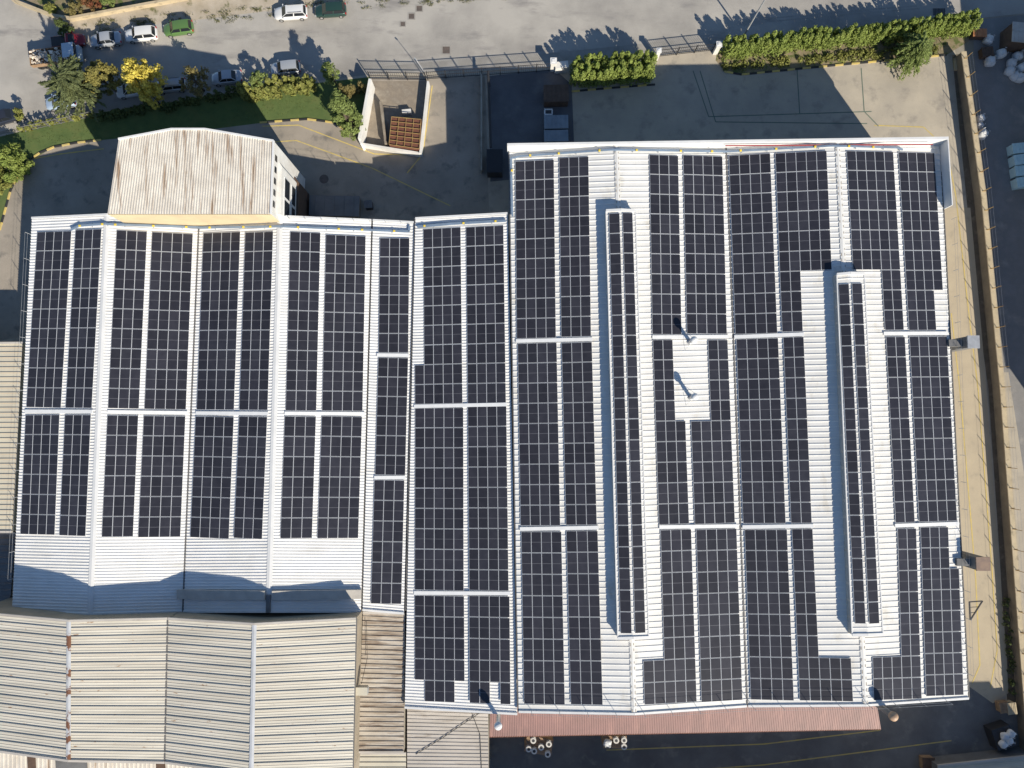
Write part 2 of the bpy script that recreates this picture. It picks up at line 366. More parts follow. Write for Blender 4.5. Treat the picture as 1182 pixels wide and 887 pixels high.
def hall(name, label, cat, slopes, wallmat, roofmat, pitch, h, prof, zbot=0.0, ridges=(), eaves=(), vertical=False):
    """slopes: key -> (tl,tr,br,bl,zl,zr) in photo pixels with heights"""
    world = {k: (P(*s[0], s[4]), P(*s[1], s[5]), P(*s[2], s[5]), P(*s[3], s[4])) for k, s in slopes.items()}
    allp = [p for q in world.values() for p in q]
    t = thing(name, label, cat, centre(allp))
    w = MB()
    ks = list(slopes)
    drop = Vector((0, 0, .12))
    for i, k in enumerate(ks):
        tl, tr, br, bl = world[k]
        edges = [(tl, tr), (br, bl)]
        if i == 0: edges.append((bl, tl))
        if i == len(ks) - 1: edges.append((tr, br))
        for a, b in edges:
            ins = Vector((0, 0, 0))
            w.poly([(b.x, b.y, zbot), (a.x, a.y, zbot), a - drop, b - drop])
    w.build('wall', wallmat, t)
    for k in ks:
        tl, tr, br, bl = world[k]
        n = (tr - tl).cross(bl - tl).normalized()
        if n.z < 0: n = -n
        SLOPES[k] = ((tl + tr + br + bl) / 4, n)
        mb = MB()
        if vertical: corr(mb, bl, tl, tr, br, pitch, h, prof)
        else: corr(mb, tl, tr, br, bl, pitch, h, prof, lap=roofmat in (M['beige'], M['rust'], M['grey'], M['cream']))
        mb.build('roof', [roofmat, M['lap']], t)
        # edge trims on the gable ends
        for a, b in ((tl, tr), (bl, br)):
            f = MB(); f.beam(a + Vector((0, 0, .03)), b + Vector((0, 0, .03)), .24, .22)
            f.build('verge_trim', M['trim'] if roofmat in (M['white'], M['whitew']) else M['grey'], t)
    for a, b, za, wd, mt in ridges:
        pa, pb = P(*a, za), P(*b, za)
        mb = MB()
        d = (pb - pa).normalized(); s = Vector((d.y, -d.x, 0)) * wd; up = Vector((0, 0, h + .035)); dn = Vector((0, 0, h + .02 - .13 * wd))
        mb.grid([[pa - s + dn, pa + up, pa + s + dn], [pb - s + dn, pb + up, pb + s + dn]])
        if mt is M['whitew']:
            rg = random.Random(9); m_ = int((pb - pa).length / .66)
            for sd in (-.62, .62):
                for i in range(m_):
                    if rg.random() < .2: continue
                    c = pa.lerp(pb, (i + .5) / m_) + s * sd + Vector((0, 0, h + .02 - .05 * wd))
                    mb.beam(c - d * rg.uniform(.08, .2), c + d * rg.uniform(.08, .2), .07, .04, mi=1)
        mb.build('ridge_cap', [mt, M['stain']], t)
    for a, b, za, wd in eaves:
        pa, pb = P(*a, za), P(*b, za)
        mb = MB(); mb.beam(pa + Vector((0, 0, .02)), pb + Vector((0, 0, .02)), wd, .16)
        mb.build('gutter', M['gutter'], t)
    return t

left = hall('factory_hall', 'wide white factory hall with two gabled bays under eight solar array pairs', 'factory', {
    'L1': ((37, 252), (123.5, 248), (104, 709), (14, 706), 7.2, 8.8),
    'L2': ((123.5, 248), (229.3, 256), (210.5, 706), (104, 709), 8.8, 7.2),
    'L3': ((230.7, 256), (323.5, 250), (310, 706), (211.9, 706), 7.2, 8.8),
    'L4': ((323.5, 250), (428.6, 254.5), (416.6, 706), (310, 706), 8.8, 7.2)},
    M['wallw'], M['white'], .36, .05, TRAP,
    ridges=[((123.5, 248), (104, 709), 8.8, .34, M['trim']), ((323.5, 250), (310, 706), 8.8, .34, M['trim'])],
    eaves=[((229.9, 256), (211.2, 706), 7.16, .16)])
mid = hall('link_building', 'narrow white flat roofed link between two factory halls with one strip of panels', 'building', {
    'M': ((430.6, 254.5), (478, 257), (466.3, 708), (418.6, 704), 7.2, 7.2)}, M['wallw'], M['white'], .36, .05, TRAP,
    eaves=[((429.6, 254.5), (417.6, 705), 7.0, .14)])
six = hall('factory_hall', 'white single slope factory hall rising towards the largest hall beside it', 'factory', {
    'N': ((479.6, 252.4), (586, 246.6), (597, 824), (467.3, 816.5), 7.5, 8.9)}, M['wallw'], M['white'], .36, .05, TRAP,
    eaves=[((478.9, 252.4), (468.6, 705), 7.3, .14)])
big = hall('factory_hall', 'largest white factory hall with two raised roof monitors and a red canopy', 'factory', {
    'A': ((588, 172), (711.5, 167), (732, 824), (598.8, 821.5), 9.3, 10.65),
    'B': ((711.5, 167), (837, 167), (861.6, 815), (732, 824), 10.65, 9.3),
    'C': ((838.6, 167), (966.5, 164), (999, 814), (863.2, 815), 9.3, 10.65),
    'D': ((966.5, 164), (1084.5, 167), (1117.5, 806), (999, 814), 10.65, 9.3)},
    M['wallw'], M['whitew'], .66, .06, WIDE,
    ridges=[((711.5, 167), (732, 824), 10.65, .30, M['whitew']), ((966.5, 164), (999, 814), 10.65, .30, M['whitew'])],
    eaves=[((837.8, 167), (862.4, 815), 9.26, .18), ((587.4, 172), (598.2, 821.5), 9.2, .14), ((1085.2, 167), (1118.2, 806), 9.2, .12)])
# parapet along the front with returns at its two ends, red capping strip
pz = 10.9
mb = MB()
a, b = P(585.5, 169, pz - .5), P(1092, 161.3, pz - .5)
mb.beam(a - Vector((0, 0, .5)), b - Vector((0, 0, .5)), .30, 2.0)
e1 = P(1097.3, 238, pz - .45); mb.beam((b.x, b.y - .16, pz - 1.05), (e1.x, e1.y, pz - 1.05), .12, 1.9)
mb.build('parapet', M['trim'], big)
mb = MB(); up = Vector((0, 0, pz - .5 + .53 - (pz - .5)))
a2, b2 = P(838, 166.5, pz), P(1078, 165.0, pz)
mb.beam(a2 - Vector((0, .1, .25)), b2 - Vector((0, .1, .25)), .10, .12); mb.build('capping', M['redp'], big)

def monitor(tl, tm, tr, br, bm, bl, ze, zr, zb, keyl, keyr):
    q = [P(*tl, ze), P(*tm, zr), P(*tr, ze), P(*br, ze), P(*bm, zr), P(*bl, ze)]
    mb = MB()
    for i, j in ((0, 1), (1, 2), (2, 3), (3, 4), (4, 5), (5, 0)):
        a, b = q[i], q[j]
        mb.poly([(a.x, a.y, zb), (b.x, b.y, zb), b - Vector((0, 0, .05)), a - Vector((0, 0, .05))])
    w = mb.build('roof_monitor', M['grey'], big)
    for key, (a, b, c, d) in ((keyl, (q[0], q[1], q[4], q[5])), (keyr, (q[1], q[2], q[3], q[4]))):
        n = (b - a).cross(d - a).normalized()
        if n.z < 0: n = -n
        SLOPES[key] = ((a + b + c + d) / 4, n)
        m2 = MB(); corr(m2, a, b, c, d, .66, .05, WIDE); m2.build('monitor_roof', M['whitew'], w)
    g_ = MB()
    for a, b in ((q[0], q[5]), (q[2], q[3])): g_.beam(a, b, .12, .14)
    for a, b in ((q[0], q[1]), (q[1], q[2]), (q[3], q[4]), (q[4], q[5])): g_.beam(a + Vector((0, 0, .03)), b + Vector((0, 0, .03)), .3, .16)
    g_.build('trim', M['trim'], w)
    # louvre band on the long sides
    for a, b in ((q[5], q[0]), (q[2], q[3])):
        n = 22; lv = MB()
        for k in range(n):
            p, s = a.lerp(b, (k + .08) / n), a.lerp(b, (k + .92) / n)
            dz = Vector((0, 0, .55)); lv.beam(p - dz, s - dz, .05, .5)
        lv.build('louvre', M['greym'], w)
monitor((699.5, 243.5), (716.6, 242.6), (733.5, 243.5), (748.8, 735.6), (730.8, 736.4), (713.2, 736.9), 11.45, 11.65, 10.2, 'VA', 'VB')
monitor((965.8, 317), (981.5, 315.5), (997.5, 316), (1019, 732), (1001.4, 732.8), (983.6, 733), 11.5, 11.7, 10.2, 'VC', 'VD')
# red canopy on the yard side
tl, tr, br, bl = P(566, 816, 5.9), P(1012, 812, 5.9), P(1017, 842, 5.3), P(565, 851, 5.3)
mb = MB(); corr(mb, bl, tl, tr, br, .28, .03, TRAP); mb.build('canopy', M['red'], big)
mb = MB(); mb.beam(bl - Vector((0, 0, .1)), br - Vector((0, 0, .1)), .12, .22); mb.build('canopy_gutter', M['rustm'], big)

beige = hall('warehouse', 'tall beige ribbed metal warehouse with grey ridge strips streaked by rust', 'warehouse', {
    'E1': ((-35, 706), (80, 716.6), (79.5, 878), (-38, 862), 10.1, 11.35),
    'E2': ((80, 716.6), (193.5, 714), (190, 880), (79.5, 878), 11.35, 10.1),
    'E3': ((194.4, 714), (294, 720.4), (290.5, 893), (190.9, 880), 10.1, 11.35),
    'E4': ((294, 720.4), (411, 714), (407, 889), (290.5, 893), 11.35, 10.1)},
    M['wallt'], M['beige'], 1.0, .10, BEIGE,
    ridges=[((80, 716.6), (79.5, 878), 11.35, .26, mk('grey_ridge', (.55, .56, .57), (.45, .45, .45), .6, 6, .5, c3=(.19, .085, .045), scale3=.6, lo3=.52, hi3=.56)),
            ((294, 720.4), (290.5, 893), 11.35, .26, mk('grey_ridge_plain', (.56, .57, .59), (.47, .48, .49), .6, 6, .5))],
    eaves=[((193.9, 714), (190.4, 880), 10.05, .18), ((411.6, 714), (407.6, 889), 10.0, .14)])
hall('lean_to_shed', 'low shed under rust streaked brown roofing beside the tall beige warehouse', 'shed', {
    'X': ((419, 707), (467.5, 709), (466, 868), (413, 868), 6.9, 7.0)}, M['concrete'], M['rust'], .55, .07, WIDE)
hall('storage_shed', 'grey beige ribbed metal shed below the single slope white hall', 'shed', {
    'Y': ((470, 818), (563.5, 821), (564, 905), (470, 905), 6.3, 6.0)}, M['concrete'], M['grey'], .42, .06, WIDE)
hall('storage_shed', 'low pale shed roof just below the rust streaked lean-to', 'shed', {
    'Z': ((416, 869.5), (468.8, 869.5), (468.8, 905), (413, 905), 6.4, 6.2)}, M['concrete'], M['cream'], .60, .08, WIDE)
hall('storage_shed', 'grey white ribbed roof in the corner below the beige warehouse', 'shed', {
    'W': ((-40, 852), (345, 880), (345, 930), (-40, 930), 8.4, 8.4)}, M['concrete'], M['annexr'], .5, .07, TRAP, vertical=True)
hall('warehouse', 'cream ribbed roof warehouse beside the outer edge of the panelled white hall', 'warehouse', {
    'Q': ((-120, 397), (26, 396), (14, 614), (-120, 614), 5.6, 5.4)}, M['wallb'], M['cream'], .62, .08, WIDE)
hall('storage_shed', 'dark grey shed tucked between the cream and beige warehouses', 'shed', {
    'K': ((-120, 616), (18, 615.5), (10, 720), (-120, 720), 4.0, 3.8)}, M['concrete'], M['greyd'], .8, .08, WIDE)

# annex with its polygonal roof
zA, zB = 12.2, 11.9
out = [(137, 161, zA), (198, 149.5, zA), (237, 149.5, zA), (316, 163, zA), (313, 247.5, zB), (124, 247.5, zB)]
pts = [P(*q) for q in out]
an = thing('office_block', 'small tall office block with a rust streaked ribbed roof and white end wall', 'office', centre(pts))
mb = MB()
for i in range(6):
    a, b = pts[i], pts[(i + 1) % 6]
    if i == 4: continue
    if i == 3: continue
    mb.poly([(a.x, a.y, 0), (b.x, b.y, 0), b - Vector((0, 0, .1)), a - Vector((0, 0, .1))])
a, b = pts[4], pts[5]
mb.poly([(a.x, a.y, 0), (b.x, b.y, 0), b - Vector((0, 0, .1)), a - Vector((0, 0, .1))], 1)
a, b = pts[3], pts[4]
mb.poly([(a.x, a.y, 0), (b.x, b.y, 0), b - Vector((0, 0, .1)), a - Vector((0, 0, .1))], 0)
mb.build('wall', [M['wallw'], M['wallb']], an)
# roof ribs run front to back: interpolate along the outline
mb = MB(); rows = []
N = 62
def lerp_top(f):
    xs = [p.x for p in pts[:4]]; x = pts[0].x + (pts[3].x - pts[0].x) * f
    for i in range(3):
        if xs[i] - 1e-6 <= x <= xs[i+1] + 1e-6:
            return pts[i].lerp(pts[i+1], (x - xs[i]) / (xs[i+1] - xs[i]))
for i in range(N):
    for t, hh in ((0, 0), (.5, 0), (.6, 1), (.9, 1)):
        f = (i + t) / N; o = Vector((0, 0, .07 * hh))
        rows.append([lerp_top(f) + o, pts[5].lerp(pts[4], f) + o])
rows.append([pts[3], pts[4]]); mb.grid(rows); mb.build('roof', M['annexr'], an)
mb = MB()
for i in range(4): mb.beam(pts[i] + Vector((0, 0, .05)), pts[i+1] + Vector((0, 0, .05)), .22, .2)
mb.build('roof_trim', M['trim'], an)
# stair wing, windows facing the yard, dark brown band for the lower wall's shade
wx0, wx1 = pts[3].lerp(pts[4], .14), pts[3].lerp(pts[4], .94)
dx = .35
mb = MB(); mb.prism([(wx0.x - .3, wx1.y), (wx0.x + dx, wx1.y), (wx0.x + dx, wx0.y - 1.0), (wx0.x - .3, wx0.y)], 0, 10.2)
wing = mb.build('stair_wing', M['wallw'], an)
mb = MB(); mb.prism([(wx0.x - .2, wx1.y - .02), (wx0.x + dx + .25, wx1.y - .02), (wx0.x + dx + .25, wx0.y - .9), (wx0.x - .2, wx0.y + .1)], .01, 4.6)
mb.build('lower_wall_shade', M['brownm'], wing)
Ly = wx0.y - 1.0 - wx1.y
for z, hh in ((8.3, 2.0), (5.9, 1.5)):
    for f, ww in ((.2, 2.2), (.62, 2.6)):
        y = wx1.y + Ly * f
        mb = MB(); mb.box((wx0.x + dx + .02, y, z), (.10, ww, hh)); fr = mb.build('window', M['trim'], wing)
        mb = MB(); mb.box((wx0.x + dx + .06, y, z), (.08, ww - .3, hh - .3)); mb.build('pane', M['glass'], fr)
for k in range(5):
    p = pts[3].lerp(pts[4], .2 + .16 * k)
    mb2 = MB(); mb2.box((p.x + .02, p.y, 11.25), (.10, .7, .6)); mb2.build('window', M['glass'], an)

# buildings just outside the frame whose shade falls into it
def block(name, label, poly, h, mat, tops=None):
    pp = [P(*q) for q in poly]
    t = thing(name, label, 'building', centre(pp))
    mb = MB(); mb.prism([(p.x, p.y) for p in pp], 0, h, top=tops); mb.build('wall', mat, t)
    c = centre(pp)
    mb = MB(); mb.prism([(c.x + (p.x - c.x) * 1.01, c.y + (p.y - c.y) * 1.01) for p in pp], h + .003, h + .25, top=[(z + .25) for z in tops] if tops else None); mb.build('roof', M['grey'], t)
block('workshop', 'long grey workshop closing the shaded yard past the canopy', [(575, 945), (575, 1150), (1240, 1150), (1240, 935), (1050, 938)], 11.4, M['wallb'], tops=[9.5, 9.5, 8.3, 8.3, 10.6])
block('neighbour_building', 'grey building bounding the dark neighbouring yard', [(1200, 40), (1224, 330), (1250, 545), (1600, 545), (1600, 40)], 10.0, M['wallb'], tops=[11.8, 11.2, 10.0, 10.0, 11.8])
hall('neighbour_shed', 'pale flat shed roof in the bottom corner by the boundary wall', 'shed', {
    'NS': ((1082, 884), (1230, 868), (1245, 930), (1084, 935), 2.2, 2.2)}, M['greyd'], M['cream'], .6, .06, WIDE)

# ------------------------------------------------------------------ solar arrays
GAPC, GAPR = .022, .055
panel_count = 0
def solar(key, tl, tr, br, bl, nc, nr, label, skip=None, lift=.15):
    global panel_count
    p0, n = SLOPES[key]; p0 = p0 + n * lift
    q = [on_plane(*c, p0, n) for c in (tl, tr, br, bl)]
    c = (q[0] + q[1] + q[2] + q[3]) / 4
    u = ((q[1] - q[0]) + (q[2] - q[3])) / 2; v = ((q[0] - q[3]) + (q[1] - q[2])) / 2
    W, L = u.length, v.length
    v.normalize(); z = n.copy(); x = v.cross(z).normalized()
    if x.dot(u) < 0: x = -x
    y = z.cross(x)
    W = abs(u.dot(x))
    t = thing('solar_array', label, 'solar array', (0, 0, 0), 'solar arrays on the factory roofs')
    t['_local'] = 1
    t.matrix_world = Matrix.Translation(c) @ Matrix((x, y, z)).transposed().to_4x4()
    pw, pl = W / nc, L / nr
    w, l, th, fr = pw - GAPC, pl - GAPR, .04, .024
    mb = MB()
    mb.box((0, 0, -th / 2), (w, l, th), mi=0)
    iw, il = w / 2 - fr, l / 2 - fr
    e = .004
    mb.poly([(-iw, .022, e), (iw, .022, e), (iw, il, e), (-iw, il, e)], 1)
    mb.poly([(-iw, -il, e), (iw, -il, e), (iw, -.022, e), (-iw, -.022, e)], 1)
    mb.poly([(-iw, -.022, e), (iw, -.022, e), (iw, .022, e), (-iw, .022, e)], 2)
    first = None
    for r in range(nr):
        for k in range(nc):
            if skip and skip(r, k): continue
            if first is None:
                o = mb.build('solar_panel', [M['frame'], M['cell'], M['cellm']], t); first = o
            else:
                o = first.copy(); C.objects.link(o); o.parent = t
            o.location = (-W / 2 + (k + .5) * pw, L / 2 - (r + .5) * pl, 0)
            panel_count += 1
    rails = MB()
    for r in range(nr):
        ks = [k for k in range(nc) if not (skip and skip(r, k))]
        if not ks: continue
        xa, xb = -W / 2 + ks[0] * pw + .03, -W / 2 + (ks[-1] + 1) * pw - .03
        for fy in (.25, .75):
            yy = L / 2 - (r + fy) * pl
            runs = []
            for k in ks:
                if runs and runs[-1][1] == k: runs[-1][1] = k + 1
                else: runs.append([k, k + 1])
            for s, f in runs:
                rails.box((-W / 2 + (s + f) / 2 * pw, yy, -th - .025), ((f - s) * pw - .06, .05, .045))
    rails.build('mounting_rail', M['frame'], t)
    return t

FW = {1: 'single column', 2: 'two column', 3: 'three column', 4: 'four column', 5: 'five column'}
slope_words = {'L1': 'outermost slope of the two gabled hall', 'L2': 'inner slope of its outermost gable',
               'L3': 'second gable slope beside the valley', 'L4': 'second gable slope beside the link'}
for key, side, tl, tr, br, bl, nc in [
    ('L1', 'eave', (43, 267.6), (82.5, 267), (70.5, 470.8), (30, 470.8), 4), ('L1', 'ridge', (87, 265.6), (117.5, 264.3), (105.8, 471.6), (75.6, 471), 3),
    ('L2', 'ridge', (134.5, 266), (170, 267), (160.4, 472.3), (124.4, 471.6), 3), ('L2', 'valley', (175.6, 267.6), (222.6, 270.2), (215, 473.4), (166.2, 472.3), 4),
    ('L3', 'valley', (234.8, 268.7), (277.4, 268), (270.3, 473.4), (226.6, 473.4), 4), ('L3', 'ridge', (283, 268), (315.4, 267.6), (309, 474), (276, 473.4), 3),
    ('L4', 'ridge', (335, 267.6), (370, 268.7), (365.4, 474.9), (329.3, 474), 3), ('L4', 'eave', (376.3, 270.7), (422, 272.7), (419, 474.9), (371.2, 474.6), 4)]:
    solar(key, tl, tr, br, bl, nc, 9, f'{FW[nc]} nine row solar array, {side} side, {slope_words[key]}')
for key, side, tl, tr, br, bl, nc in [
    ('L1', 'eave', (29.2, 478.7), (69, 479.2), (63, 618), (23.4, 617), 4), ('L1', 'ridge', (74.6, 478.7), (105.3, 479.2), (98.5, 619.5), (68.5, 618.3), 3),
    ('L2', 'ridge', (123.6, 479.2), (160, 480), (153.5, 620), (117.3, 620), 3), ('L2', 'valley', (165.5, 480), (214.5, 480.5), (208, 620.5), (159.4, 620.5), 4),
    ('L3', 'valley', (225.4, 481), (270.3, 481), (264, 621.8), (219.5, 621.3), 4), ('L3', 'ridge', (276, 481), (308.5, 481), (302.7, 622.6), (269.5, 621.8), 3),
    ('L4', 'ridge', (328, 480.5), (365.4, 481), (359.8, 621.8), (323.8, 621.8), 3), ('L4', 'eave', (371.2, 480.5), (418.2, 481), (413.6, 621.8), (366, 621.8), 4)]:
    solar(key, tl, tr, br, bl, nc, 6, f'{FW[nc]} six row solar array, {side} side, {slope_words[key]}')
solar('M', (438.5, 274.5), (472.7, 275.3), (471.5, 407.7), (436.7, 407.2), 3, 6, 'three column solar array on the narrow link roof, farthest from its rusty neighbour')
solar('M', (436.4, 412.8), (471.5, 413.3), (467.7, 549), (432.9, 548.5), 3, 6, 'middle one of three solar arrays along the narrow link roof')
solar('M', (432, 554.6), (467, 554), (463.4, 697.5), (427.8, 697.5), 3, 6, 'three column solar array on the link roof next to the rusty lean-to')
solar('N', (477.6, 264.8), (531.9, 262.6), (534, 465.7), (479, 467.3), 5, 9, 'solar array stepped at one corner, low side of the single slope hall', lambda r, k: k == 0 and r < 7)
solar('N', (537.5, 262.6), (581.4, 260), (584, 465.7), (540, 465.7), 4, 9, 'four column solar array on the high side of the single slope hall, upper end')
solar('N', (479, 471.6), (535, 470.3), (535.4, 681.8), (478.6, 681.8), 5, 9, 'full five by nine solar array in the middle of the single slope hall, low side')
solar('N', (540, 469.8), (584.4, 468.5), (587.5, 682.3), (541.3, 681.8), 4, 9, 'four by nine solar array in the middle of the single slope hall, high side')
solar('N', (478.6, 687.4), (535.7, 688), (536.7, 811), (478.6, 810.5), 5, 5, 'five row solar array missing both corners of its last row, single slope hall', lambda r, k: r == 4 and k in (0, 4))
solar('N', (541.3, 688), (588.2, 688), (589.5, 813.8), (542, 811.7), 4, 5, 'five row solar array with one gap in its last row beside the grey stack', lambda r, k: r == 4 and k == 2)
solar('A', (594.5, 186.5), (639.6, 184), (641.7, 390.5), (596.5, 391.2), 4, 9, 'four column solar array at the parapet end, edge next to the single slope hall')
solar('A', (645.2, 182.2), (679.5, 180.7), (682.3, 388.2), (647.8, 390), 3, 9, 'three column solar array at the parapet end, left of the longer roof monitor')
solar('A', (597.3, 396.3), (642.7, 395.8), (646.8, 606.9), (600.8, 607.4), 4, 9, 'four column middle solar array on the largest hall slope next to the single slope hall')
solar('A', (648.5, 395.8), (682.8, 395), (689.6, 606), (652.8, 606.9), 3, 9, 'three column solar array beside the shaded flank of the longer roof monitor')
solar('A', (601.6, 614.5), (648, 613.2), (652.3, 813.5), (604.6, 813.5), 4, 8, 'four column eight row solar array at the canopy end, outer edge of the largest hall')
solar('A', (653.6, 613.2), (689.9, 612.4), (696, 814.3), (658.7, 813.5), 3, 8, 'three column eight row solar array at the canopy end, left of the longer monitor')
solar('VA', (702.6, 246.3), (715.4, 246.3), (729.3, 731.5), (716.4, 731.8), 1, 20, 'twenty panel single column array on the shaded side of the longer roof monitor', lift=.12)
solar('VB', (718.3, 245.6), (730.3, 245.6), (745.2, 731), (733.0, 731.5), 1, 20, 'twenty panel single column array on the sunny side of the longer roof monitor', lift=.12)
solar('B', (749.5, 179.4), (783, 179), (786.9, 386.2), (753, 386.7), 3, 9, 'three column solar array at the parapet end, right of the longer roof monitor')
solar('B', (788.6, 179.4), (833.8, 180.2), (839.4, 385.4), (792.7, 386.2), 4, 9, 'four column solar array at the parapet end, left of the central valley gutter')
solar('B', (753.4, 392.5), (788, 392), (795.5, 605.5), (760.7, 605.6), 3, 9, 'solar array notched around two roof vents on the longer monitor side', lambda r, k: r < 4 and k == 2)
solar('B', (794, 392.5), (840, 392.5), (848.5, 604.3), (802, 605.3), 4, 9, 'solar array notched around two roof vents on the valley gutter side', lambda r, k: r < 4 and k < 2)
solar('B', (738.5, 612.3), (797.8, 611.2), (804.6, 811), (743.7, 813.5), 5, 8, 'boot shaped solar array wrapping below the end of the longer roof monitor', lambda r, k: r < 6 and k < 2)
solar('B', (803.4, 611.2), (850.3, 610.4), (857.2, 809.2), (809.7, 810.5), 4, 8, 'four column eight row solar array at the canopy end, left of the valley gutter')
solar('C', (841.4, 179), (888.9, 177.7), (897.7, 384.6), (848.5, 386.6), 4, 9, 'four column solar array at the parapet end, right of the central valley gutter')
solar('C', (894.7, 176.4), (954.3, 174.4), (963.3, 382), (902.8, 383.6), 5, 9, 'solar array cut away at the near corner of the shorter monitor, shaded side', lambda r, k: r > 5 and k > 1)
solar('C', (849.5, 392), (898.5, 389.8), (906.9, 604.3), (858, 604.8), 4, 9, 'four column middle solar array just right of the central valley gutter')
solar('C', (904, 389.5), (927.7, 388.7), (937.3, 604.3), (913, 604.3), 2, 9, 'two column solar array facing the shaded flank of the shorter monitor')
solar('C', (859.2, 612.4), (908.7, 610.4), (916.3, 808.7), (866.8, 808.7), 4, 8, 'four column eight row solar array at the canopy end, right of the valley gutter')
solar('C', (914.5, 610.4), (974, 610.4), (985.6, 809.7), (922.6, 809.7), 5, 8, 'L shaped solar array wrapping below the shorter monitor on its shaded side', lambda r, k: r < 6 and k > 1)
solar('VC', (967.7, 327.8), (979.9, 327.8), (999.6, 720.4), (986.7, 720.4), 1, 16, 'sixteen panel single column array on the shaded side of the shorter roof monitor', lift=.12)
solar('VD', (983.3, 327), (994.8, 327), (1015.5, 720.4), (1003.1, 720.4), 1, 16, 'sixteen panel single column array on the sunny side of the shorter roof monitor', lift=.12)
solar('D', (976.4, 174.4), (1031.7, 175), (1043, 381.6), (989.2, 381.6), 5, 9, 'solar array cut away beside the shorter monitor on the outer slope', lambda r, k: r > 5 and k < 3)
solar('D', (1037.3, 175), (1078.2, 177.2), (1092, 381.6), (1048.8, 381.6), 4, 9, 'solar array missing two panels at the edge near the upper wall duct', lambda r, k: r > 6 and k == 3)
solar('D', (1022.9, 388.7), (1044.4, 388.7), (1056.4, 603.6), (1033.5, 603.6), 2, 9, 'two column solar array on the sunny side of the shorter monitor')
solar('D', (1049.5, 388.7), (1093.2, 388.2), (1104.8, 601.8), (1061, 602.8), 4, 9, 'full four by nine solar array along the outer eave between the two wall ducts')
solar('D', (1003.6, 611), (1057, 609.4), (1064.7, 806.2), (1008, 809.7), 5, 8, 'L shaped solar array below the shorter monitor beside the brown stack', lambda r, k: r < 6 and k < 3)
solar('D', (1062.2, 609.4), (1105.5, 607.5), (1112.2, 801.5), (1069.3, 805.4), 4, 8, 'solar array missing two panels at the edge near the lower wall duct', lambda r, k: r < 2 and k == 3)

# white cable trays between the arrays
def tray(key, a, b, label, w=.42):
    p0, n = SLOPES[key]
    p, q = on_plane(*a, p0 + n * .13, n), on_plane(*b, p0 + n * .13, n)
    mb = MB(); mb.beam(p, q, w, .09)
    nj = max(2, int((q - p).length / 3))
    tag(mb.build('cable_tray', M['tray'], loc=(p + q) / 2), label, 'cable tray', 'white cable trays across the roofs')
tray('L1', (29, 475), (107, 475.4), 'white cable tray crossing the outermost slope of the two gabled hall')
tray('L2', (124, 475.6), (216, 476.8), 'white cable tray crossing the inner slope of the outermost gable')
tray('L3', (226, 477), (309.5, 477.6), 'white cable tray crossing the second gable from its dark valley to its ridge')
tray('L4', (328.5, 477.4), (421, 477.8), 'white cable tray crossing the second gable down to the link building')
tray('M', (435, 410), (472, 410.4), 'short white cable tray on the link roof, the one nearer the parapet')
tray('M', (432, 551.6), (468, 551.4), 'short white cable tray on the link roof, the one nearer the lean-to')
tray('N', (478, 469.4), (585, 467), 'white cable tray crossing the single slope hall at its middle')
tray('N', (478, 684.6), (589, 685.2), 'white cable tray crossing the single slope hall near the grey stack')
tray('A', (595.5, 393.9), (684, 391.7), 'cable tray left of the longer monitor, nearer the parapet')
tray('A', (600, 610.9), (691, 609.2), 'cable tray left of the longer monitor, nearer the canopy')
tray('B', (753, 389.4), (841, 388.8), 'cable tray running behind the upper roof vent on the largest hall')
tray('B', (761, 608.6), (851, 607.4), 'cable tray between longer monitor and valley gutter, nearer the canopy')
tray('C', (847.5, 389.2), (928, 386), 'cable tray between valley gutter and shorter monitor, nearer the parapet')
tray('C', (857, 608.6), (939, 607.3), 'cable tray between valley gutter and shorter monitor, nearer the canopy')
tray('D', (1020, 385.2), (1094, 384.9), 'cable tray on the outer slope ending beside the upper wall duct')
tray('D', (1033, 607), (1107, 604.6), 'cable tray on the outer slope ending beside the lower wall duct')

def cable(pts_, label, r=.04):
    mb = MB(); mb.tube(pts_, r, 5); tag(mb.build('cable', M['black'], loc=centre(pts_)), label, 'cable')
cable([P(554, 823, 6.13), P(530, 839, 6.21), P(511, 852, 6.26), P(480, 871, 6.36)], 'black cable running diagonally across the grey beige shed roof')
cable([P(545, 824, 6.16), P(554, 848, 6.13), P(556, 890, 6.12)], 'black cable hanging in a curve over the edge of the grey beige shed')
cable([P(423, 716, 7.2), P(424, 760, 7.2), P(417, 790, 8.5)], 'pale cable looping from the beige warehouse over the lean-to', .03)
t = thing('wall_box', 'cream box fixed to the beige warehouse above the lean-to', 'box', P(418, 797, 9))
mb = MB(); mb.box(P(418, 797, 9), (1.3, .9, .8)); mb.build('body', M['cream'], t)
mb = MB(); mb.box(P(418, 797, 9) + Vector((.67, 0, 0)), (.05, .7, .6)); mb.build('grille', M['greym'], t)
for k, (x, w_, m_) in enumerate([(36, .9, 'brownm'), (82, 3.6, 'greyd'), (185, 1.0, 'brownm'), (232, .8, 'greym')]):
    mb = MB(); mb.beam(P(x, 870, 8.52), P(x + 2, 915, 8.52), w_, .12)
    tag(mb.build('roof_panel', M[m_], loc=P(x, 870, 8.5)), ['narrow brown strip panel farthest out on the corner roof', 'wide dark panel on the corner roof below the rusty ridge', 'narrow brown strip panel below the dark valley of the warehouse', 'narrow grey strip panel nearest the second ridge'][k], 'roof panel')
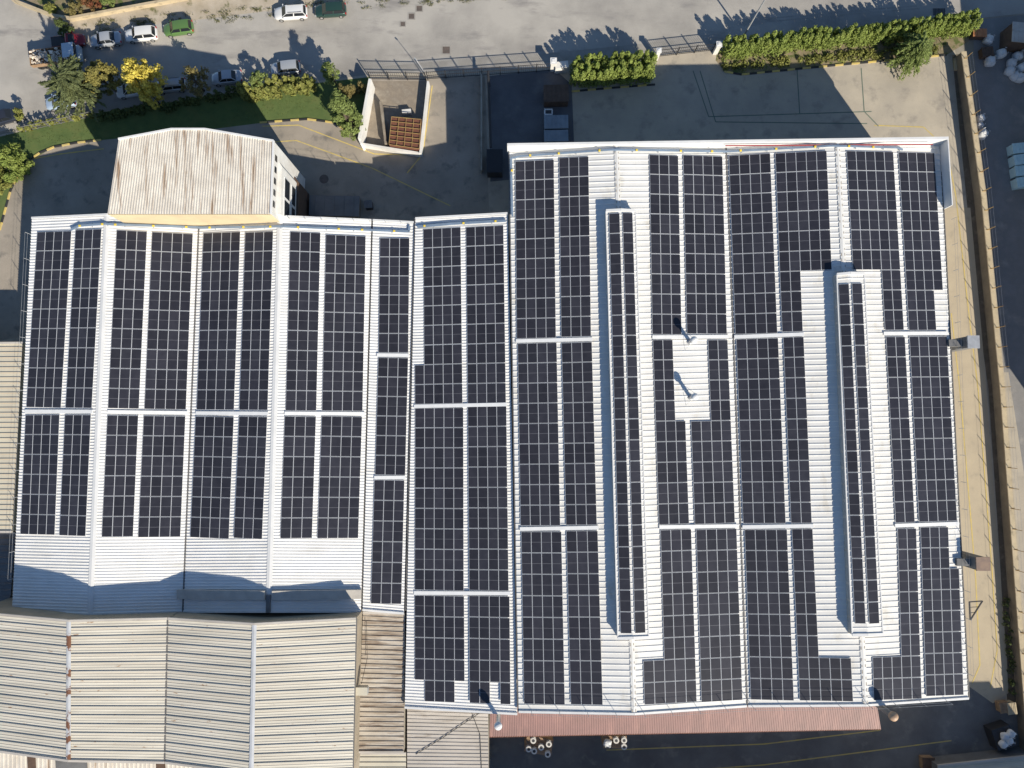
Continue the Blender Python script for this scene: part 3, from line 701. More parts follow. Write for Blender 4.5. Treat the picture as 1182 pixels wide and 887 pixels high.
# conduits coloured mostly as their shadow, with yellow markers along the front edges
def conduit(runs, marks, label, r=.11):
    allp = [on_plane(*xy, SLOPES[k][0] + SLOPES[k][1] * .26, SLOPES[k][1]) for k, xy in runs]
    t = thing('cable_conduit', label, 'conduit', centre(allp), 'conduits along the front roof edges')
    mb = MB()
    for a, b in zip(allp, allp[1:]): mb.beam(a, b, r * 2.2, r * 1.2)
    mb.build('duct', M['conduit'], t)
    for k, xy in marks:
        c = on_plane(*xy, SLOPES[k][0] + SLOPES[k][1] * .36, SLOPES[k][1])
        m2 = MB(); m2.box(c, (.24, .22, .12)); m2.build('marker', M['yellow'], t)
    br = MB()
    for a, b in zip(allp, allp[1:]):
        n = max(1, int((b - a).length / 2.5))
        for i in range(n):
            p = a.lerp(b, (i + .5) / n); br.box((p.x, p.y, p.z - .12), (.08, .5, .10))
    br.build('bracket', M['galv'], t)
conduit([('L1', (82, 265.5)), ('L1', (91, 261)), ('L1', (121, 258.5)), ('L2', (127, 259)), ('L2', (226, 262.5)), ('L3', (234, 263)), ('L3', (320, 261.5)), ('L4', (328, 261.8)), ('L4', (424, 265.5)), ('M', (433, 266)), ('M', (472, 267.6)), ('M', (473, 261))],
        [('L1', (92, 261)), ('L1', (118, 259)), ('L2', (133, 259.5)), ('L2', (177, 261)), ('L2', (215, 262.3)), ('L3', (242, 263)), ('L3', (281, 262.4)), ('L3', (312, 262)), ('L4', (344, 262.6)), ('L4', (391, 264.5)), ('L4', (418, 265.5)), ('M', (455, 267))],
        'blue grey conduit with yellow markers along the front of the two gabled hall')
conduit([('N', (482, 262)), ('N', (520, 258.6)), ('N', (584, 255))], [('N', (490, 261)), ('N', (535, 257.8)), ('N', (572, 255.6))], 'short blue grey conduit along the front of the single slope hall', .13)
conduit([('A', (591.5, 250)), ('A', (590, 183)), ('A', (600, 180.5)), ('A', (705, 173)), ('B', (716, 173)), ('B', (832, 175)), ('C', (842, 175)), ('C', (960, 168.5)), ('D', (972, 168.8)), ('D', (1036, 170.6)), ('D', (1042, 173))],
        [('A', (591, 197)), ('A', (612, 179.6)), ('A', (645, 177.4)), ('A', (692, 174)), ('B', (735, 173.5)), ('B', (786, 174.4)), ('B', (822, 175)), ('C', (855, 174)), ('C', (896, 172)), ('C', (941, 169.6)), ('D', (980, 169)), ('D', (1008, 170))],
        'longest blue grey conduit, behind the parapet of the largest hall', .10)

# grey duct lying across the second gable, partly in shade
t = thing('roof_duct', 'grey box duct lying across the second gable in the warehouse shade', 'duct', centre([P(310, 688, 8)]))
for k, a, b in (('L3', (205, 686), (306, 687.5)), ('L4', (314, 687.5), (417, 686))):
    p0, n = SLOPES[k]; mb = MB(); mb.beam(on_plane(*a, p0 + n * .3, n), on_plane(*b, p0 + n * .3, n), 1.05, .34); mb.build('duct_section', M['warmg'], t)
p = P(310, 697, 8.9); mb = MB(); mb.box(p, (.5, 2.0, .35)); mb.build('duct_elbow', M['greyd'], t)

# stacks and roof vents
def vent(px, py, z0, z1, r, rc, mat, cowl, label, name='roof_vent', cat='vent'):
    c = P(px, py, z0 if z0 > 0 else z1); c.z = z0
    t = thing(name, label, cat, c)
    mb = MB(); mb.lathe(c, [(r * 1.5, 0), (r * 1.5, .12), (r, .16), (r, z1 - z0)], 18); mb.build('pipe', mat, t, smooth=False)
    hc = rc * .9
    mb = MB(); mb.lathe(c + Vector((0, 0, z1 - z0 + .06)), [(rc * .9, -.22), (rc, -.05), (rc * .96, hc * .25), (rc * .75, hc * .55), (rc * .4, hc * .75), (rc * .12, hc * .82), (.004, hc * .83)], 20)
    mb.build('cowl', cowl, t, smooth=True)
    mb = MB()
    for k in range(3):
        a = k * 2.09
        mb.beam(c + Vector((math.cos(a) * r, math.sin(a) * r, (z1 - z0) * .55)), c + Vector((math.cos(a) * 1.1, math.sin(a) * 1.1, .05)), .025, .025)
    mb.build('guy_wire', M['galv'], t)
zB_ = lambda x, y: on_plane(x, y, *SLOPES['B']).z
vent(796, 395, zB_(796, 395), zB_(796, 395) + 1.9, .22, .42, M['stack'], M['cowlw'], 'silver roof vent with round cowl, the one nearer the parapet')
vent(797, 459, zB_(797, 459), zB_(797, 459) + 1.9, .22, .42, M['stack'], M['cowlw'], 'silver roof vent with round cowl in the middle of the white notch')
vent(575, 838, 0, 10.6, .24, .46, M['stack'], M['cowlw'], 'tall grey stack with pale round cowl rising beside the red canopy end', 'exhaust_stack', 'chimney')
vent(1031, 827, 0, 12.0, .34, .52, M['greyd'], M['cowlb'], 'tall dark stack with brown cowl at the corner of the largest hall', 'exhaust_stack', 'chimney')

# wall ducts on the outer side of the largest hall
def wallduct(px, py, ztop, w, d, mats, label):
    c = P(px, py, ztop); t = thing('wall_duct', label, 'duct', (c.x, c.y, 0))
    mb = MB(); mb.box((c.x, c.y, ztop / 2), (w, d, ztop)); mb.build('shaft', mats[0], t)  # dark shaft colour holds the shade on its west face
    mb = MB(); mb.box((c.x + .1, c.y, ztop + .08), (w + .3, d + .15, .15)); mb.build('hood', mats[1], t)
    mb = MB(); mb.box((c.x - w / 2 - .8, c.y, ztop - 1.2), (1.6, d * .6, .7)); mb.build('inlet', M['greyd'], t)
wallduct(1122, 395, 10.6, 1.1, 1.35, (M['greyd'], M['galv']), 'grey galvanised duct rising outside the outer eave')
wallduct(1133, 651, 10.6, 1.3, 1.4, (M['greyd'], M['rustd']), 'rust brown duct rising outside the outer eave')
c = P(1128, 703, 8.5)
t = thing('wall_bracket', 'dark triangular steel bracket fixed outside the outer eave', 'bracket', (c.x, c.y, 0))
mb = MB(); a, b, d = P(1119, 695, 8.6), P(1134, 694, 8.6), P(1120, 716, 8.6)
for p, q in ((a, b), (b, d), (a, d)): mb.beam(p, q, .12, .12)
mb.build('frame', M['black'], t)
for f in (.3, .6):
    mb = MB(); mb.beam(a.lerp(d, f), b.lerp(d, f), .06, .06); mb.build('cross_bar', M['black'], t)
# safety line posts along the canopy-end eave and the outer eave
def safety(points, n, hgt, label, lean=0.0):
    t = thing('safety_line', label, 'safety line', centre(points))
    seg = [(b - a).length for a, b in zip(points, points[1:])]
    tops = []
    def at(s):
        for (a, b), L_ in zip(zip(points, points[1:]), seg):
            if s <= L_ + 1e-6: return a.lerp(b, s / L_)
            s -= L_
        return points[-1]
    for k in range(n):
        p = at(sum(seg) * (k + .3) / n)
        mb = MB(); mb.tube([p, p + Vector((0, 0, hgt))], .03, 6); mb.build('post', M['galv'], t); tops.append(p + Vector((0, 0, hgt)))
    mb = MB()
    for f in (1.0, .55):
        for a, b in zip(tops, tops[1:]):
            dz = Vector((0, 0, hgt * (1 - f))); mb.tube([a - dz, b - dz], .012, 4, cap=False)
    mb.build('wire', M['galv'], t)
safety([P(604, 820.5, 9.4), P(732, 823.5, 10.7), P(862, 815, 9.4), P(999, 813.5, 10.7), P(1112, 807, 9.4)], 16, 1.3, 'thin steel safety line along the canopy end of the largest hall')
safety([P(1097.5, 245, 9.35), P(1118, 800, 9.35)], 18, 1.0, 'thin steel safety line along the outer eave of the largest hall')
safety([P(36, 262, 7.3), P(15, 690, 7.3)], 14, 1.0, 'thin steel safety line along the outer eave of the two gabled hall')

safety([P(330, 254, 8.3), P(428, 256.5, 7.3), P(476, 258.5, 7.3)], 8, 1.2, 'thin steel safety line on the front edge of second gable and link')
# ------------------------------------------------------------------ vegetation
def rnd_dir(rng):
    z = rng.uniform(-1, 1); a = rng.uniform(0, 2 * math.pi); s = math.sqrt(1 - z * z)
    return Vector((s * math.cos(a), s * math.sin(a), z))
def leaf(mb, p, nrm, s, rng, mi=0, asp=1.0):
    t = nrm.cross(rnd_dir(rng))
    if t.length < 1e-3: t = Vector((1, 0, 0))
    t.normalize(); b = nrm.cross(t).normalized()
    a1, a2 = s * rng.uniform(.7, 1.3), s * asp * rng.uniform(.5, .9)
    mb.poly([p - t * a1, p + b * a2 * .8 - t * a1 * .1, p + t * a1, p - b * a2 - t * a1 * .1], mi)
def clump(mb, c, rad, n, s, rng, shell=.55, mi=0):
    for _ in range(n):
        d = rnd_dir(rng); r = shell + (1 - shell) * rng.random() ** .6
        p = Vector((c.x + d.x * rad[0] * r, c.y + d.y * rad[1] * r, c.z + d.z * rad[2] * r))
        nr = (d + rnd_dir(rng) * .8 + tosun * .45).normalized(); leaf(mb, p, nr, s, rng, mi)
def tree(name, label, cat, base, h, rad, mat, seed, nclump=26, leaves=110, s=.22, low=.35, sparse=.3, group=None, leanx=0):
    rng = random.Random(seed); base = Vector(base)
    t = thing(name, label, cat, base, group)
    mb = MB(); top = base + Vector((rng.uniform(-.3, .3), rng.uniform(-.3, .3), h * .8))
    mb.tube([base - Vector((0, 0, .1)), base.lerp(top, .35) + Vector((.08, -.05, 0)), base.lerp(top, .7), top], [.035 * h, .026 * h, .016 * h, .006 * h], 8)
    cr = MB(); limbs = []
    s *= .78; nclump = int(nclump * 1.9)
    for k in range(nclump):
        a = rng.uniform(0, 6.283); rr = math.sqrt(rng.random()) * rad * .85; zz = low + (1 - low) * rng.random()
        prof = math.sin(math.pi * min(1, max(.12, (zz - low) / (1 - low) * .8 + .18)))
        rr *= .35 + .65 * prof
        c = base + Vector((math.cos(a) * rr, math.sin(a) * rr, h * zz * (1 - .22 * (rr / rad) ** 2)))
        k_ = max(.28, rad * rng.uniform(.12, .27))
        clump(cr, c, (k_, k_, k_ * .8), int(leaves * .85 * rng.uniform(1 - sparse, 1 + sparse)), s, rng, shell=.25)
        if k % 5 == 0:
            st = base.lerp(top, rng.uniform(.35, .8)); mb.tube([st, st.lerp(c, .5) + Vector((0, 0, .12)), c], [.012 * h, .008 * h, .003 * h], 5)
    mb.build('trunk', M['bark'], t); cr.build('crown', mat, t)
    return t
def frond_tree(name, label, cat, base, h, rad, mat, seed, n=120, s=.2, droop=.5, low=.25):
    rng = random.Random(seed); base = Vector(base)
    t = thing(name, label, cat, base)
    mb = MB(); mb.tube([base - Vector((0, 0, .1)), base + Vector((.05, .05, h * .5)), base + Vector((0, .1, h * .92))], [.03 * h, .02 * h, .006 * h], 8)
    cr = MB()
    for k in range(n):
        a = rng.uniform(0, 6.283); z0 = h * (low + (1 - low) * rng.random()); L_ = rad * rng.uniform(.5, 1.08) * (1.12 - .5 * z0 / h)
        st = base + Vector((0, 0, z0)); d = Vector((math.cos(a), math.sin(a), 0)); prev = st
        m_ = int(9 * L_)
        for i in range(m_):
            f = (i + 1) / m_
            p = st + d * L_ * f + Vector((0, 0, L_ * (.35 * f - droop * f * f)))
            for _ in range(3):
                q = p + rnd_dir(rng) * .13
                dd = (d * .8 + rnd_dir(rng) * .6).normalized(); nn = (Vector((0, 0, 1)) + tosun * .4 + rnd_dir(rng) * .7).normalized()
                tt = (dd - nn * dd.dot(nn)).normalized(); bb = nn.cross(tt)
                e = s * rng.uniform(.8, 1.5)
                cr.poly([q - tt * e, q + bb * e * .28, q + tt * e, q - bb * e * .28])
        if k % 5 == 0: mb.tube([st, st + d * L_ * .5 + Vector((0, 0, L_ * .08))], [.02, .008], 4)
    mb.build('trunk', M['bark'], t); cr.build('crown', mat, t)
    return t
def hedge(name, label, a, b, depth, h, mat, seed, density=75, s=.2, feather=.35, side=1):
    """leafy row from a to b (photo pixels on the ground), growing 'depth' away from the camera"""
    rng = random.Random(seed); A, B = P(*a), P(*b); d = (B - A); L_ = d.length; d.normalize(); n = Vector((-d.y, d.x, 0)) * side
    t = thing(name, label, 'hedge', (A + B) / 2 + n * depth / 2)
    cr = MB(); st = MB()
    m = max(2, int(L_ / .75)); rows = max(1, int(depth / .8))
    for i in range(m):
        for r in range(rows):
            c0 = A + d * (L_ * (i + .5 + rng.uniform(-.3, .3)) / m) + n * (depth * (r + .5 + rng.uniform(-.25, .25)) / rows)
            hh = h * rng.uniform(.86, 1.1)
            st.tube([c0, c0 + Vector((0, 0, hh * .6))], [.04, .015], 4)
            lay = max(1, int(hh / .75))
            for q in range(lay):
                z = hh * (q + .6) / lay
                w = (.6 if q < lay - 1 else .34)
                clump(cr, c0 + Vector((rng.uniform(-.2, .2), rng.uniform(-.2, .2), z)), (w, w, .66), int(density * rng.uniform(.6, 1.2) / (1 if q > lay - 3 else 1.8)), s, rng)
    st.build('stems', M['bark'], t); cr.build('foliage', mat, t)
    return t

def ground_under(px, py, z): p = P(px, py, z); return (p.x, p.y, 0)
tree('conifer_tree', 'bushy light green conifer standing on the lawn beside the white waste bay', 'tree', P(409, 152), 9.6, 2.1, M['light'], 3, 60, 90, .2, low=.08, sparse=.3)
frond_tree('pine_tree', 'large grey green pine over the parked cars beside the truck', 'tree', ground_under(88, 102, 4.0), 7.5, 4.2, M['pine'], 5, 150, .2, .25)
tree('broadleaf_tree', 'olive tree with a rounded crown beside the large pine', 'tree', ground_under(114, 88, 4.5), 6.3, 2.5, M['olive'], 7, 30, 95, .2)
tree('golden_tree', 'bright yellow autumn tree above the white parked cars', 'tree', ground_under(160, 86, 4.8), 6.4, 2.9, M['gold'], 8, 42, 85, .22)
tree('young_tree', 'sparse brownish olive tree between two silver cars', 'tree', ground_under(222, 90, 3.4), 4.8, 2.3, M['autumn'], 9, 22, 50, .18, sparse=.5)
tree('young_tree', 'small yellow green tree below the golden tree', 'tree', ground_under(176, 113, 2.2), 3.2, 1.4, M['gold'], 19, 12, 40, .18, sparse=.5)
tree('young_tree', 'thin light green tree rising between hedge and silver hatchback', 'tree', ground_under(298, 92, 2.6), 3.6, 1.5, M['light'], 10, 16, 45, .18, sparse=.5)
tree('young_tree', 'small light green tree beside the road by the waste bay', 'tree', ground_under(381, 84, 3.0), 4.2, 1.7, M['light'], 11, 18, 55, .18, sparse=.5)
tree('young_tree', 'spindly sapling with yellowish leaves at the end of the low hedge', 'tree', ground_under(20, 132, 1.6), 2.4, 1.1, M['hedgey'], 12, 10, 40, .16)
tree('round_bush', 'large round light green bush at the lawn edge', 'bush', ground_under(8, 185, 2.0), 3.2, 3.0, M['hedge'], 13, 34, 95, .2, low=.1)
tree('round_bush', 'lower green bush beneath the large round bush', 'bush', ground_under(-4, 208, 1.0), 1.9, 1.9, M['hedgey'], 14, 18, 80, .2, low=.1)
frond_tree('weeping_shrub', 'big feathery pale green shrub spilling from the long hedge', 'shrub', P(1042, 70), 4.6, 3.2, M['light'], 15, 150, .2, .75, low=.3)
hedge('hedge', 'low clipped yellow green hedge edging the sunlit lawn corner', (28, 156), (110, 138), .9, 1.3, M['hedgey'], 21, 60)
hedge('hedge', 'dark hedge in the office block shade below the parked cars', (114, 145), (278, 117), 1.5, 1.6, M['dark'], 22, 60)
hedge('hedge', 'sunlit yellow green hedge above the small strip of lawn', (282, 120), (366, 109), 2.0, 2.3, M['hedgey'], 23, 85)
hedge('hedge', 'short reddish yellow hedge beside the white waste bay wall', (394, 114), (426, 110), 1.4, 1.8, M['autumn'], 24, 60)
hedge('hedge', 'dense square light green hedge block between the two gates', (660, 104), (752, 97), 2.9, 3.7, M['hedge'], 25, 150, .145)
hedge('hedge', 'long dense light green hedge along the street behind the sunlit yard', (832, 71), (1117, 43), 1.7, 3.3, M['hedge'], 26, 150, .145)
hedge('shrub_row', 'dark straggly shrubs in the ditch at the foot of the boundary wall', (1172, 800), (1162, 690), .9, .55, M['dark'], 27, 45, .13)
# planting at its foot
rng = random.Random(50)
bank = MB()
for k in range(120):
    f = rng.random(); x = 834 + 250 * f; y = 84 - 20 * f - rng.uniform(2, 11)
    clump(bank, P(x, y) + Vector((0, 0, .2)), (.4, .4, .35), 22, .16, rng)
tag(bank.build('ground_cover', M['hedgey']), 'low leafy ground cover on the planted bank', 'plants', kind='stuff')
wd = MB()
for k in range(150):
    f = rng.random(); x = 70 + 560 * f; y = 36 - 50 * f * .95 + rng.uniform(-8, 6)
    rr = rng.uniform(.15, .5)
    clump(wd, P(x, y) + Vector((0, 0, .08)), (rr * 2.2, rr * 1.1, .14), int(150 * rr + 10), .06, rng, shell=.05)
tag(wd.build('weeds', M['weed']), 'brownish green weeds scattered over the sandy verge', 'weeds', kind='stuff')
gr = MB()
for k in range(6500):
    x, y = rng.uniform(0, 395), rng.uniform(108, 235)
    ok = (y > 152 - .17 * x and y < 172 - .12 * x and x > 270) or (x < 115 and 150 - .18 * x < y < 232 - 2.2 * x) or (x < 118 and 150 - .16 * x < y < 166)
    if not ok: continue
    leaf(gr, P(x, y) + Vector((0, 0, .05)), (Vector((0, 0, 1)) + rnd_dir(rng) * .8).normalized(), .07, rng)
tag(gr.build('grass', M['grassl']), 'short green grass on the lawn', 'grass', kind='stuff')
for i, (x, y, r_, h_, m_, lb) in enumerate([(84, 6, 1.6, 2.0, 'autumn', 'brownish garden bush behind the kerb wall'), (104, 4, 1.5, 1.9, 'redleaf', 'reddish flowering garden bush between two brownish ones'),
                                            (122, 2, 1.2, 1.5, 'light', 'light green garden bush at the end of the garden row'), (58, 10, .8, 1.2, 'hedgey', 'small garden bush at the kerb corner'),
                                            (74, 32, 1.2, 2.6, 'dark', 'small dark street bush beside the red car')]):
    tree('garden_bush', lb, 'bush', ground_under(x, y, h_ * .5), h_, r_, M[m_], 60 + i, 14, 60, .17, low=.15)

# ------------------------------------------------------------------ vehicles
def paint(name, c, metal=.25):
    m = mk(name, c, rough=.28, metal=metal, spec=.5)
    try: m.node_tree.nodes['Principled BSDF'].inputs['Coat Weight'].default_value = .4
    except Exception: pass
    return m
PAINT = {'white': paint('white_car_paint', (.66, .66, .65), 0), 'silver': paint('silver_car_paint', (.42, .44, .47), .3), 'green': paint('green_car_paint', (.10, .19, .06), .1),
         'darkgreen': paint('dark_green_car_paint', (.025, .06, .05), .2), 'red': paint('dark_red_car_paint', (.22, .015, .025), .1), 'lightblue': paint('pale_blue_car_paint', (.40, .50, .62), .2),
         'dark': paint('dark_blue_car_paint', (.03, .035, .05), .2), 'paleblue': paint('pale_blue_cab_paint', (.45, .53, .60), 0)}
def car(px, py, deg, color, kind, label, L=4.25, W=1.74, Ht=1.44, zc=.8):
    """front points along local +x"""
    g0 = ground_under(px, py, zc)
    t = thing('parked_car', label, 'car', g0, 'cars parked along the street', rz=R(deg))
    pm = PAINT[color]
    hood = {'sedan': .26, 'hatch': .25, 'estate': .25, 'pickup': .27}[kind]
    tail = {'sedan': .17, 'hatch': .03, 'estate': .02, 'pickup': .45}[kind]
    xf, xr = L / 2, -L / 2
    st = [(xr, .62, .42, .74), (xr + .06, .86, .26, .86), (xr + .35, .97, .2, .93), (xr + L * .3, 1.0, .18, .95), (0, 1.0, .18, .93), (xf - L * .3, 1.0, .18, .92), (xf - L * .16, .97, .2, .84), (xf - .28, .90, .22, .74), (xf - .07, .76, .28, .64), (xf, .5, .36, .54)]
    rows = []
    for x, w, z0, z1 in st:
        w *= W / 2; zm = (z0 + z1) / 2
        rows.append([Vector((x, y * w, z)) for y, z in ((-.84, z0), (-1, z0 + .12), (-1.0, zm), (-.97, z1 - .10), (-.86, z1 - .01), (-.4, z1 + .02), (0, z1 + .03), (.4, z1 + .02), (.86, z1 - .01), (.97, z1 - .10), (1.0, zm), (1, z0 + .12), (.84, z0), (0, z0 - .02))])
    mb = MB(); mb.grid(rows, closed=True); mb.poly(list(reversed(rows[0]))); mb.poly(rows[-1])
    xa, xb = xf - L * hood, xr + L * tail          # glass base front and rear
    ta, tb = xa - L * .15, xb + (L * .12 if kind in ('sedan',) else L * .06)
    wb, wt, zb, zt = W / 2 * .93, W / 2 * .70, .90, Ht
    base = [Vector((xa, -wb * .9, zb)), Vector((xa, wb * .9, zb)), Vector((xb, wb * .93, zb)), Vector((xb, -wb * .93, zb))]
    topq = [Vector((ta, -wt, zt - .04)), Vector((ta, wt, zt - .04)), Vector((tb, wt, zt - .05)), Vector((tb, -wt, zt - .05))]
    for i in range(4):
        j = (i + 1) % 4; mb.poly([base[i], base[j], topq[j], topq[i]])
    # roof panel, gently crowned
    rr = []
    for i in range(7):
        f = i / 6; x = ta + (tb - ta) * f; zz = zt - .045 + .05 * math.sin(math.pi * f)
        rr.append([Vector((x, y * wt, zz + .035 * (1 - y * y))) for y in (-1.0, -.8, -.4, 0, .4, .8, 1.0)])
    mb.grid(rr)
    if kind == 'pickup':
        mb.box(((xr + xb) / 2, 0, .97), (abs(xb - xr) - .2, W * .78, .02), mi=1)
    body = mb.build('body', [pm, M['black']], t, smooth=False)
    body.data.polygons.foreach_set('use_smooth', [len(p.vertices) == 4 and p.area < 1.2 for p in body.data.polygons])
    def pane(name, a, b, c, d, ins=.09):
        q = [Vector(p) for p in (a, b, c, d)]; ctr = sum(q, Vector()) / 4
        n = (q[1] - q[0]).cross(q[3] - q[0]).normalized()
        if n.dot(ctr - Vector((0, 0, .9))) < 0: n = -n
        q = [p.lerp(ctr, ins) + n * .012 for p in q]
        m2 = MB(); m2.poly(q); m2.poly([p - n * .02 for p in reversed(q)])
        for i in range(4):
            j = (i + 1) % 4; m2.poly([q[i], q[j], q[j] - n * .02, q[i] - n * .02])
        return m2.build(name, M['glass'], t)
    pane('windscreen', base[0], base[1], topq[1], topq[0], .10)
    pane('rear_window', base[2], base[3], topq[3], topq[2], .12)
    for s, (i, j) in ((1, (1, 2)), (-1, (0, 3))):
        m1, m2_ = base[i].lerp(base[j], .48), topq[i].lerp(topq[j], .45)
        pane('side_window', base[i], m1, m2_, topq[i], .10); pane('side_window', m1, base[j], topq[j], m2_, .10)
    for sx in (xf - L * .19, xr + L * .19):
        for sy in (-1, 1):
            m2 = MB(); yy = sy * (W / 2 - .1); rows = []
            for r_, dy in ((.2, -.1), (.31, -.1), (.31, .11), (.19, .115)):
                rows.append([Vector((sx + r_ * math.cos(k * .393), yy + sy * dy, .31 + r_ * math.sin(k * .393))) for k in range(16)])
            m2.grid(rows, closed=True); w_ = m2.build('wheel', M['tyre'], t)
            m3 = MB(); m3.poly([Vector((sx + .19 * math.cos(k * .393), yy + sy * .112, .31 + .19 * math.sin(k * .393))) for k in range(16)]); m3.build('rim', M['rim'], w_)
    for sy in (-1, 1):
        m2 = MB(); m2.box((xf - .15, sy * W * .34, .60), (.18, .26, .10), rz=-sy * .35); m2.build('headlight', M['lamp'], t)
        m2 = MB(); m2.box((xr + .06, sy * W * .38, .76), (.12, .22, .2)); m2.build('taillight', M['tail'], t)
        m2 = MB(); m2.box((xa - .22, sy * (W / 2 + .07), .98), (.12, .2, .13)); m2.build('mirror', pm, t)
    if kind == 'estate':
        for sy in (-1, 1):
            m2 = MB(); m2.beam((ta - .3, sy * wt * .86, zt + .05), (tb + .2, sy * wt * .86, zt + .05), .04, .05); m2.build('roof_rail', M['greyd'], t)
    return t
car(121, 45, 188, 'silver', 'sedan', 'silver sedan parked second from the truck, beside a dark red car', 4.3)
car(162, 39, 186, 'white', 'hatch', 'white hatchback parked between a silver sedan and a bright green car', 4.4, Ht=1.5)
car(205, 32, 188, 'green', 'hatch', 'bright green hatchback parked on the verge', 4.1)
car(335, 14, 184, 'white', 'estate', 'white estate car parked in front of a dark green hatchback', 4.5)
car(381, 11, 184, 'darkgreen', 'hatch', 'dark green hatchback parked behind the white estate car', 4.3)
car(329, 78, 186, 'silver', 'hatch', 'silver hatchback parked alone in the sun near the hedge', 4.05)
car(151, 103, 190, 'white', 'sedan', 'white sedan half hidden under the golden tree', 4.3)
car(196, 98, 186, 'silver', 'estate', 'pale estate car in the office block shade behind the white sedan', 4.2)
car(261, 89, 186, 'silver', 'sedan', 'silver sedan in the shade between two sparse young trees', 4.2)
car(69, 117, 190, 'lightblue', 'hatch', 'pale blue hatchback half hidden under the large pine', 4.1)
car(2, 135, 195, 'dark', 'sedan', 'dark car in the shade by the low hedge', 4.2)
car(78, 47, 8, 'red', 'pickup', 'dark red pickup parked beside the loaded truck', 4.4, 1.75)
# loaded truck
t = thing('flatbed_truck', 'pale flatbed truck loaded with rubble beside the dark red pickup', 'truck', ground_under(63, 66, 1.0), None, rz=R(8))
mb = MB()
mb.box((2.5, 0, 1.45), (1.5, 1.95, 1.5)); mb.box((3.35, 0, 1.05), (.5, 1.9, .75)); mb.build('cab', PAINT['paleblue'], t)
mb = MB(); mb.box((3.28, 0, 1.85), (.06, 1.7, .6)); mb.build('windscreen', M['glass'], t)
for s in (-1, 1):
    mb = MB(); mb.box((2.6, s * .985, 1.8), (.8, .04, .5)); mb.build('side_window', M['glass'], t)
    mb = MB(); mb.box((3.62, s * .7, 1.0), (.06, .3, .2)); mb.build('headlight', M['lamp'], t)
mb = MB(); mb.box((.1, 0, .62), (6.4, .8, .2)); mb.build('chassis', M['black'], t)
mb = MB(); mb.box((-.85, 0, .95), (4.4, 2.1, .14))
for s in (-1, 1): mb.box((-.85, s * 1.03, 1.25), (4.4, .06, .5))
mb.box((-3.03, 0, 1.25), (.06, 2.0, .5)); mb.box((1.33, 0, 1.3), (.06, 2.0, .6)); mb.build('load_bed', M['wood'], t)
for sx in (2.7, -1.6, -2.3):
    for sy in (-1, 1):
        mb = MB(); rows = [[Vector((sx + r_ * math.cos(k * .52), sy * (.78 + dy), .42 + r_ * math.sin(k * .52))) for k in range(12)] for r_, dy in ((.1, -.12), (.42, -.12), (.42, .14), (.1, .15))]
        mb.grid(rows, closed=True); mb.build('wheel', M['tyre'], t)
ld = MB(); rng = random.Random(77)
for k in range(110):
    x, y = rng.uniform(-2.9, 1.2), rng.uniform(-.95, .95); s = rng.uniform(.15, .42)
    Mx = Matrix.Rotation(rng.uniform(0, 3), 3, rnd_dir(rng))
    ld.box((x + .0, y, 1.25 + rng.uniform(0, .5) * (1 - abs(y) * .5)), (s, s * rng.uniform(.4, 1), s * .5), M=Mx)
o = ld.build('rubble_load', M['rubble']); gx = ground_under(63, 66, 1.0)
o.location = gx; o.rotation_euler = (0, 0, R(8)); tag(o, 'heap of pale rubble lying on the truck bed', 'rubble', kind='stuff')

# ------------------------------------------------------------------ waste bay, fences, gates, poles
t = thing('waste_bay', 'white walled open bay with dirty concrete floor beside the lawn', 'enclosure', centre([P(455, 130)]))
hw = 2.6
for nm, a, b, th, hh in (('side_wall', (427, 91), (414.5, 160), .35, 2.6), ('side_wall', (414.5, 160), (417, 166), .3, 2.2), ('front_wall', (417, 166), (485, 177), .28, 1.1), ('side_wall', (485, 177), (494, 94), .28, 1.3)):
    a, b = P(*a, hh), P(*b, hh); mb = MB(); z = Vector((0, 0, hh / 2)); mb.beam(a - z, b - z, th, hh); mb.build(nm, M['wallw'], t)
a, b = P(470, 100, .0), P(452, 122, 0)
mb = MB(); mb.beam(P(441, 122) + Vector((0, 0, .6)), P(447, 170) + Vector((0, 0, .6)), .3, 1.2); mb.build('partition', M['dirty'], t)
mb = MB(); mb.box(P(470, 131) + Vector((0, 0, .35)), (1.2, .5, .7), rz=.1); mb.build('trough', M['wallw'], t)
t = thing('rusty_cage', 'rusty brown cage with a yellow grid top inside the waste bay', 'cage', centre([P(467, 152, 1.8)]))
cz = 1.7
q = [P(452, 135, cz), P(486, 138, cz), P(484, 172, cz), P(449, 167, cz)]
mb = MB(); mb.prism([(p.x, p.y) for p in reversed(q)], .05, cz - .15); mb.build('body', M['rustm'], t)
mb = MB()
for k in range(7): mb.beam(q[0].lerp(q[3], k / 6), q[1].lerp(q[2], k / 6), .06, .07)
for k in range(5): mb.beam(q[0].lerp(q[1], k / 4) + Vector((0, 0, .005)), q[3].lerp(q[2], k / 4) + Vector((0, 0, .005)), .06, .065)
mb.build('grid_top', M['yrust'], t)

def bar_fence(a, b, h, label, name='metal_fence', cat='fence', bar=.28, posts=6, mat='black'):
    A, B = P(*a), P(*b); t = thing(name, label, cat, (A + B) / 2)
    d = B - A; n = int(d.length / bar)
    mb = MB()
    for z in (.2, h * .55, h): mb.beam(A + Vector((0, 0, z)), B + Vector((0, 0, z)), .06, .06)
    for k in range(1, n):
        p = A.lerp(B, k / n); mb.box((p.x, p.y, h / 2 + .1), (.03, .03, h - .15))
    mb.build('bar_panel', M[mat], t)
    for k in range(posts):
        p = A.lerp(B, k / (posts - 1)); mb = MB(); mb.box((p.x, p.y, h / 2 + .1), (.1, .1, h + .2)); mb.build('post', M[mat], t)
bar_fence((494, 92), (640, 82), 1.9, 'black bar fence between the waste bay and the first gate pillar', posts=8)
bar_fence((428, 92), (492, 93), 1.9, 'black bar fence closing the street side of the waste bay', posts=4)
